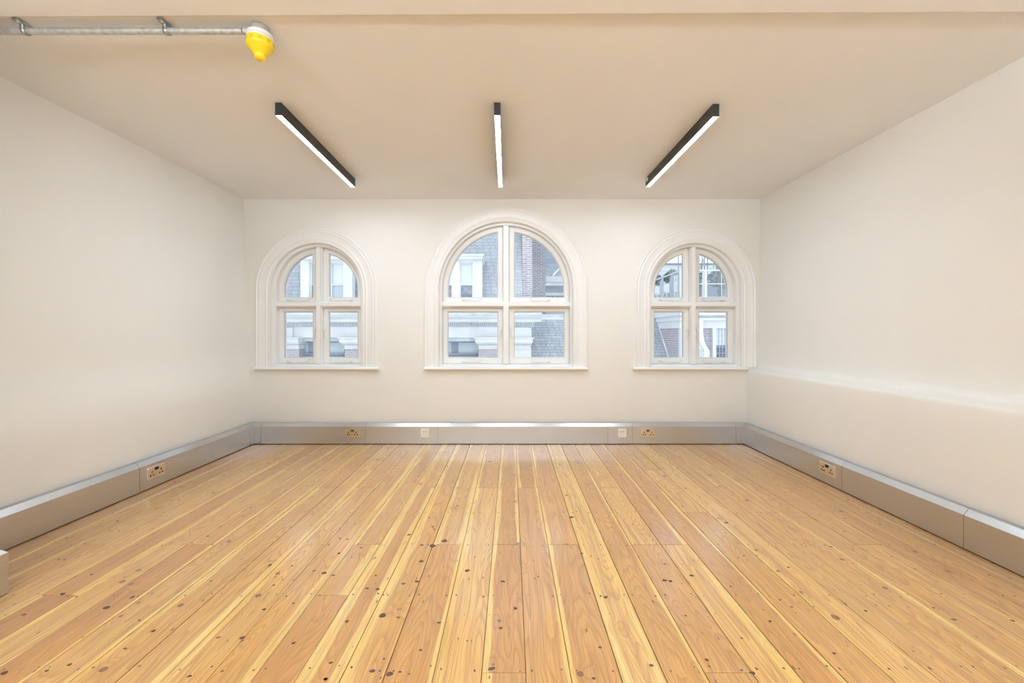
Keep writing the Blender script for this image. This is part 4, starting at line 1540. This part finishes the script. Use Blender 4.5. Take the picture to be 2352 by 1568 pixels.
def shrub(name, label, cx, cy, z0, cz, rx, ry, rz, n, size, mat, sparse=1.0, stems=4):
    root = empty(name, (cx, cy, z0), label=label, cat='shrub', group='shrubs on the roof terrace')
    mb = MB()
    for _ in range(n):
        while True:
            q = Vector((random.uniform(-1, 1), random.uniform(-1, 1), random.uniform(-1, 1)))
            if q.length < 1 and (q.length > .35 or random.random() < .3):
                break
        c0 = Vector((cx + q.x * rx, cy + q.y * ry, cz + q.z * rz))
        a = Vector((random.gauss(0, 1), random.gauss(0, 1), random.gauss(0, 1))).normalized()
        b_ = a.cross(Vector((random.gauss(0, 1), random.gauss(0, 1), random.gauss(0, 1)))).normalized()
        s = size * random.uniform(.6, 1.3)
        mb.face([c0 - a * s, c0 - a * s * .3 + b_ * s * .38, c0 + a * s * .5 + b_ * s * .3, c0 + a * s, c0 + a * s * .4 - b_ * s * .32, c0 - a * s * .3 - b_ * s * .36])
    me_ = mb.build('foliage', mat, root)
    mb = MB()
    for k in range(stems):
        mb.tube([(cx + random.uniform(-.05, .05), cy, z0 + .012), (cx + random.uniform(-.3, .3) * rx, cy, (z0 + cz) / 2), (cx + random.uniform(-.8, .8) * rx, cy + random.uniform(-.5, .5) * ry, cz + rz * random.uniform(.2, .8))], [.02, .013, .006], 6)
    mb.build('stem', M['stem'], root)


zt_ = TERR
a, b_ = at(1658, 640, 14.2)
shrub('terrace_shrub', 'large dark leafy shrub behind the mesh on the right of the terrace', a, 14.2, zt_, b_, .52, .35, .34, 1500, .045, M['leaf'])
a, b_ = at(1654, 617, 13.3)
shrub('terrace_shrub', 'pale climbing shrub above the rail at the far right of the terrace', a, 13.3, zt_, b_, .28, .3, .36, 220, .04, M['leaf_pale'])
a, b_ = at(1607, 600, 15.0)
shrub('terrace_shrub', 'sparse leafy shrub rising against the sky left of the pole pair', a, 15.0, zt_, b_, .17, .3, .42, 110, .04, M['leaf_pale'])
a, b_ = at(1544, 626, 18.3)
shrub('terrace_shrub', 'small pale bush against the white wall, above the left railing', a, 18.3, zt_, b_, .22, .3, .17, 200, .05, M['leaf_pale'])
a, b_ = at(1513, 645, 17.6)
shrub('terrace_shrub', 'dark low shrub between the leftmost grey fins', a, 17.6, zt_, b_, .18, .3, .26, 300, .045, M['leaf'])
a, b_ = at(1534, 638, 17.6)
shrub('terrace_shrub', 'dark low shrub between the two nearer grey fins', a, 17.6, zt_, b_, .20, .3, .22, 420, .045, M['leaf'])
a, b_ = at(1608, 641, 13.3)
shrub('terrace_shrub', 'dark shrub behind the narrow mesh gate', a, 13.3, zt_, b_, .17, .3, .3, 260, .045, M['leaf'])

mb = MB()
mb.box(-40, 40, YB + .5, 60, GROUND - .2, GROUND)
tag(mb.build('street', M['asphalt']), 'street below the windows', 'street', kind='structure')

# ------------------------------------------------------------------ light
wd_ = bpy.data.worlds.new('overcast_sky')
bpy.context.scene.world = wd_
wd_.use_nodes = True
nt = wd_.node_tree
bg = nt.nodes['Background']
geo = nt.nodes.new('ShaderNodeTexCoord')
sep = nt.nodes.new('ShaderNodeSeparateXYZ')
nt.links.new(geo.outputs['Generated'], sep.inputs[0])
mr = nt.nodes.new('ShaderNodeMapRange')
mr.inputs[1].default_value, mr.inputs[2].default_value = 0.0, 1.0
nt.links.new(sep.outputs[2], mr.inputs[0])
mxn = nt.nodes.new('ShaderNodeMix')
mxn.data_type = 'RGBA'
nt.links.new(mr.outputs[0], mxn.inputs[0])
mxn.inputs[6].default_value = (0.92, 0.96, 1.0, 1)
mxn.inputs[7].default_value = (0.80, 0.89, 1.0, 1)
nt.links.new(mxn.outputs[2], bg.inputs[0])
bg.inputs[1].default_value = 1.45
for cx, r in WIN:
    ld = bpy.data.lights.new('window_portal', 'AREA')
    ld.shape = 'RECTANGLE'
    ld.size = 2 * r + .06
    ld.size_y = SPR + r - Z0 + .06
    ld.cycles.is_portal = True
    lo_ = bpy.data.objects.new('window_portal', ld)
    lo_.location = (cx, YB + .31, (SPR + r + Z0) / 2)
    lo_.rotation_euler = (R(-90), 0, 0)
    C.objects.link(lo_)

for cx, w_ in FW:
    ld = bpy.data.lights.new('window_portal', 'AREA')
    ld.shape = 'RECTANGLE'
    ld.size, ld.size_y = w_, FZ1 - FZ0
    ld.cycles.is_portal = True
    lo_ = bpy.data.objects.new('window_portal', ld)
    lo_.location = (cx, YF - .21, (FZ0 + FZ1) / 2)
    lo_.rotation_euler = (R(90), 0, 0)
    C.objects.link(lo_)

# ------------------------------------------------------------------ camera
cd = bpy.data.cameras.new('camera')
cd.sensor_width = 36
cd.lens = F / 2352 * 36
cd.shift_x = 2 / 2352
cd.shift_y = -18 / 2352
cd.clip_end = 300
co = bpy.data.objects.new('camera', cd)
co.location = (0, 0, CAMZ)
co.rotation_euler = (R(90), 0, 0)
C.objects.link(co)
S = bpy.context.scene
S.camera = co
S.view_settings.view_transform = 'Standard'
S.view_settings.look = 'None'
S.view_settings.gamma = 1
S.view_settings.exposure = 0.26
S.view_settings.use_curve_mapping = False
S.cycles.use_denoising = True
S.cycles.max_bounces = 10
S.cycles.use_light_tree = False
S.cycles.use_adaptive_sampling = True
S.cycles.adaptive_threshold = 0.06
S.cycles.adaptive_min_samples = 20
S.cycles.diffuse_bounces = 5
S.cycles.transparent_max_bounces = 16
S.cycles.sample_clamp_indirect = 10
S.cycles.caustics_reflective = False
S.cycles.caustics_refractive = False
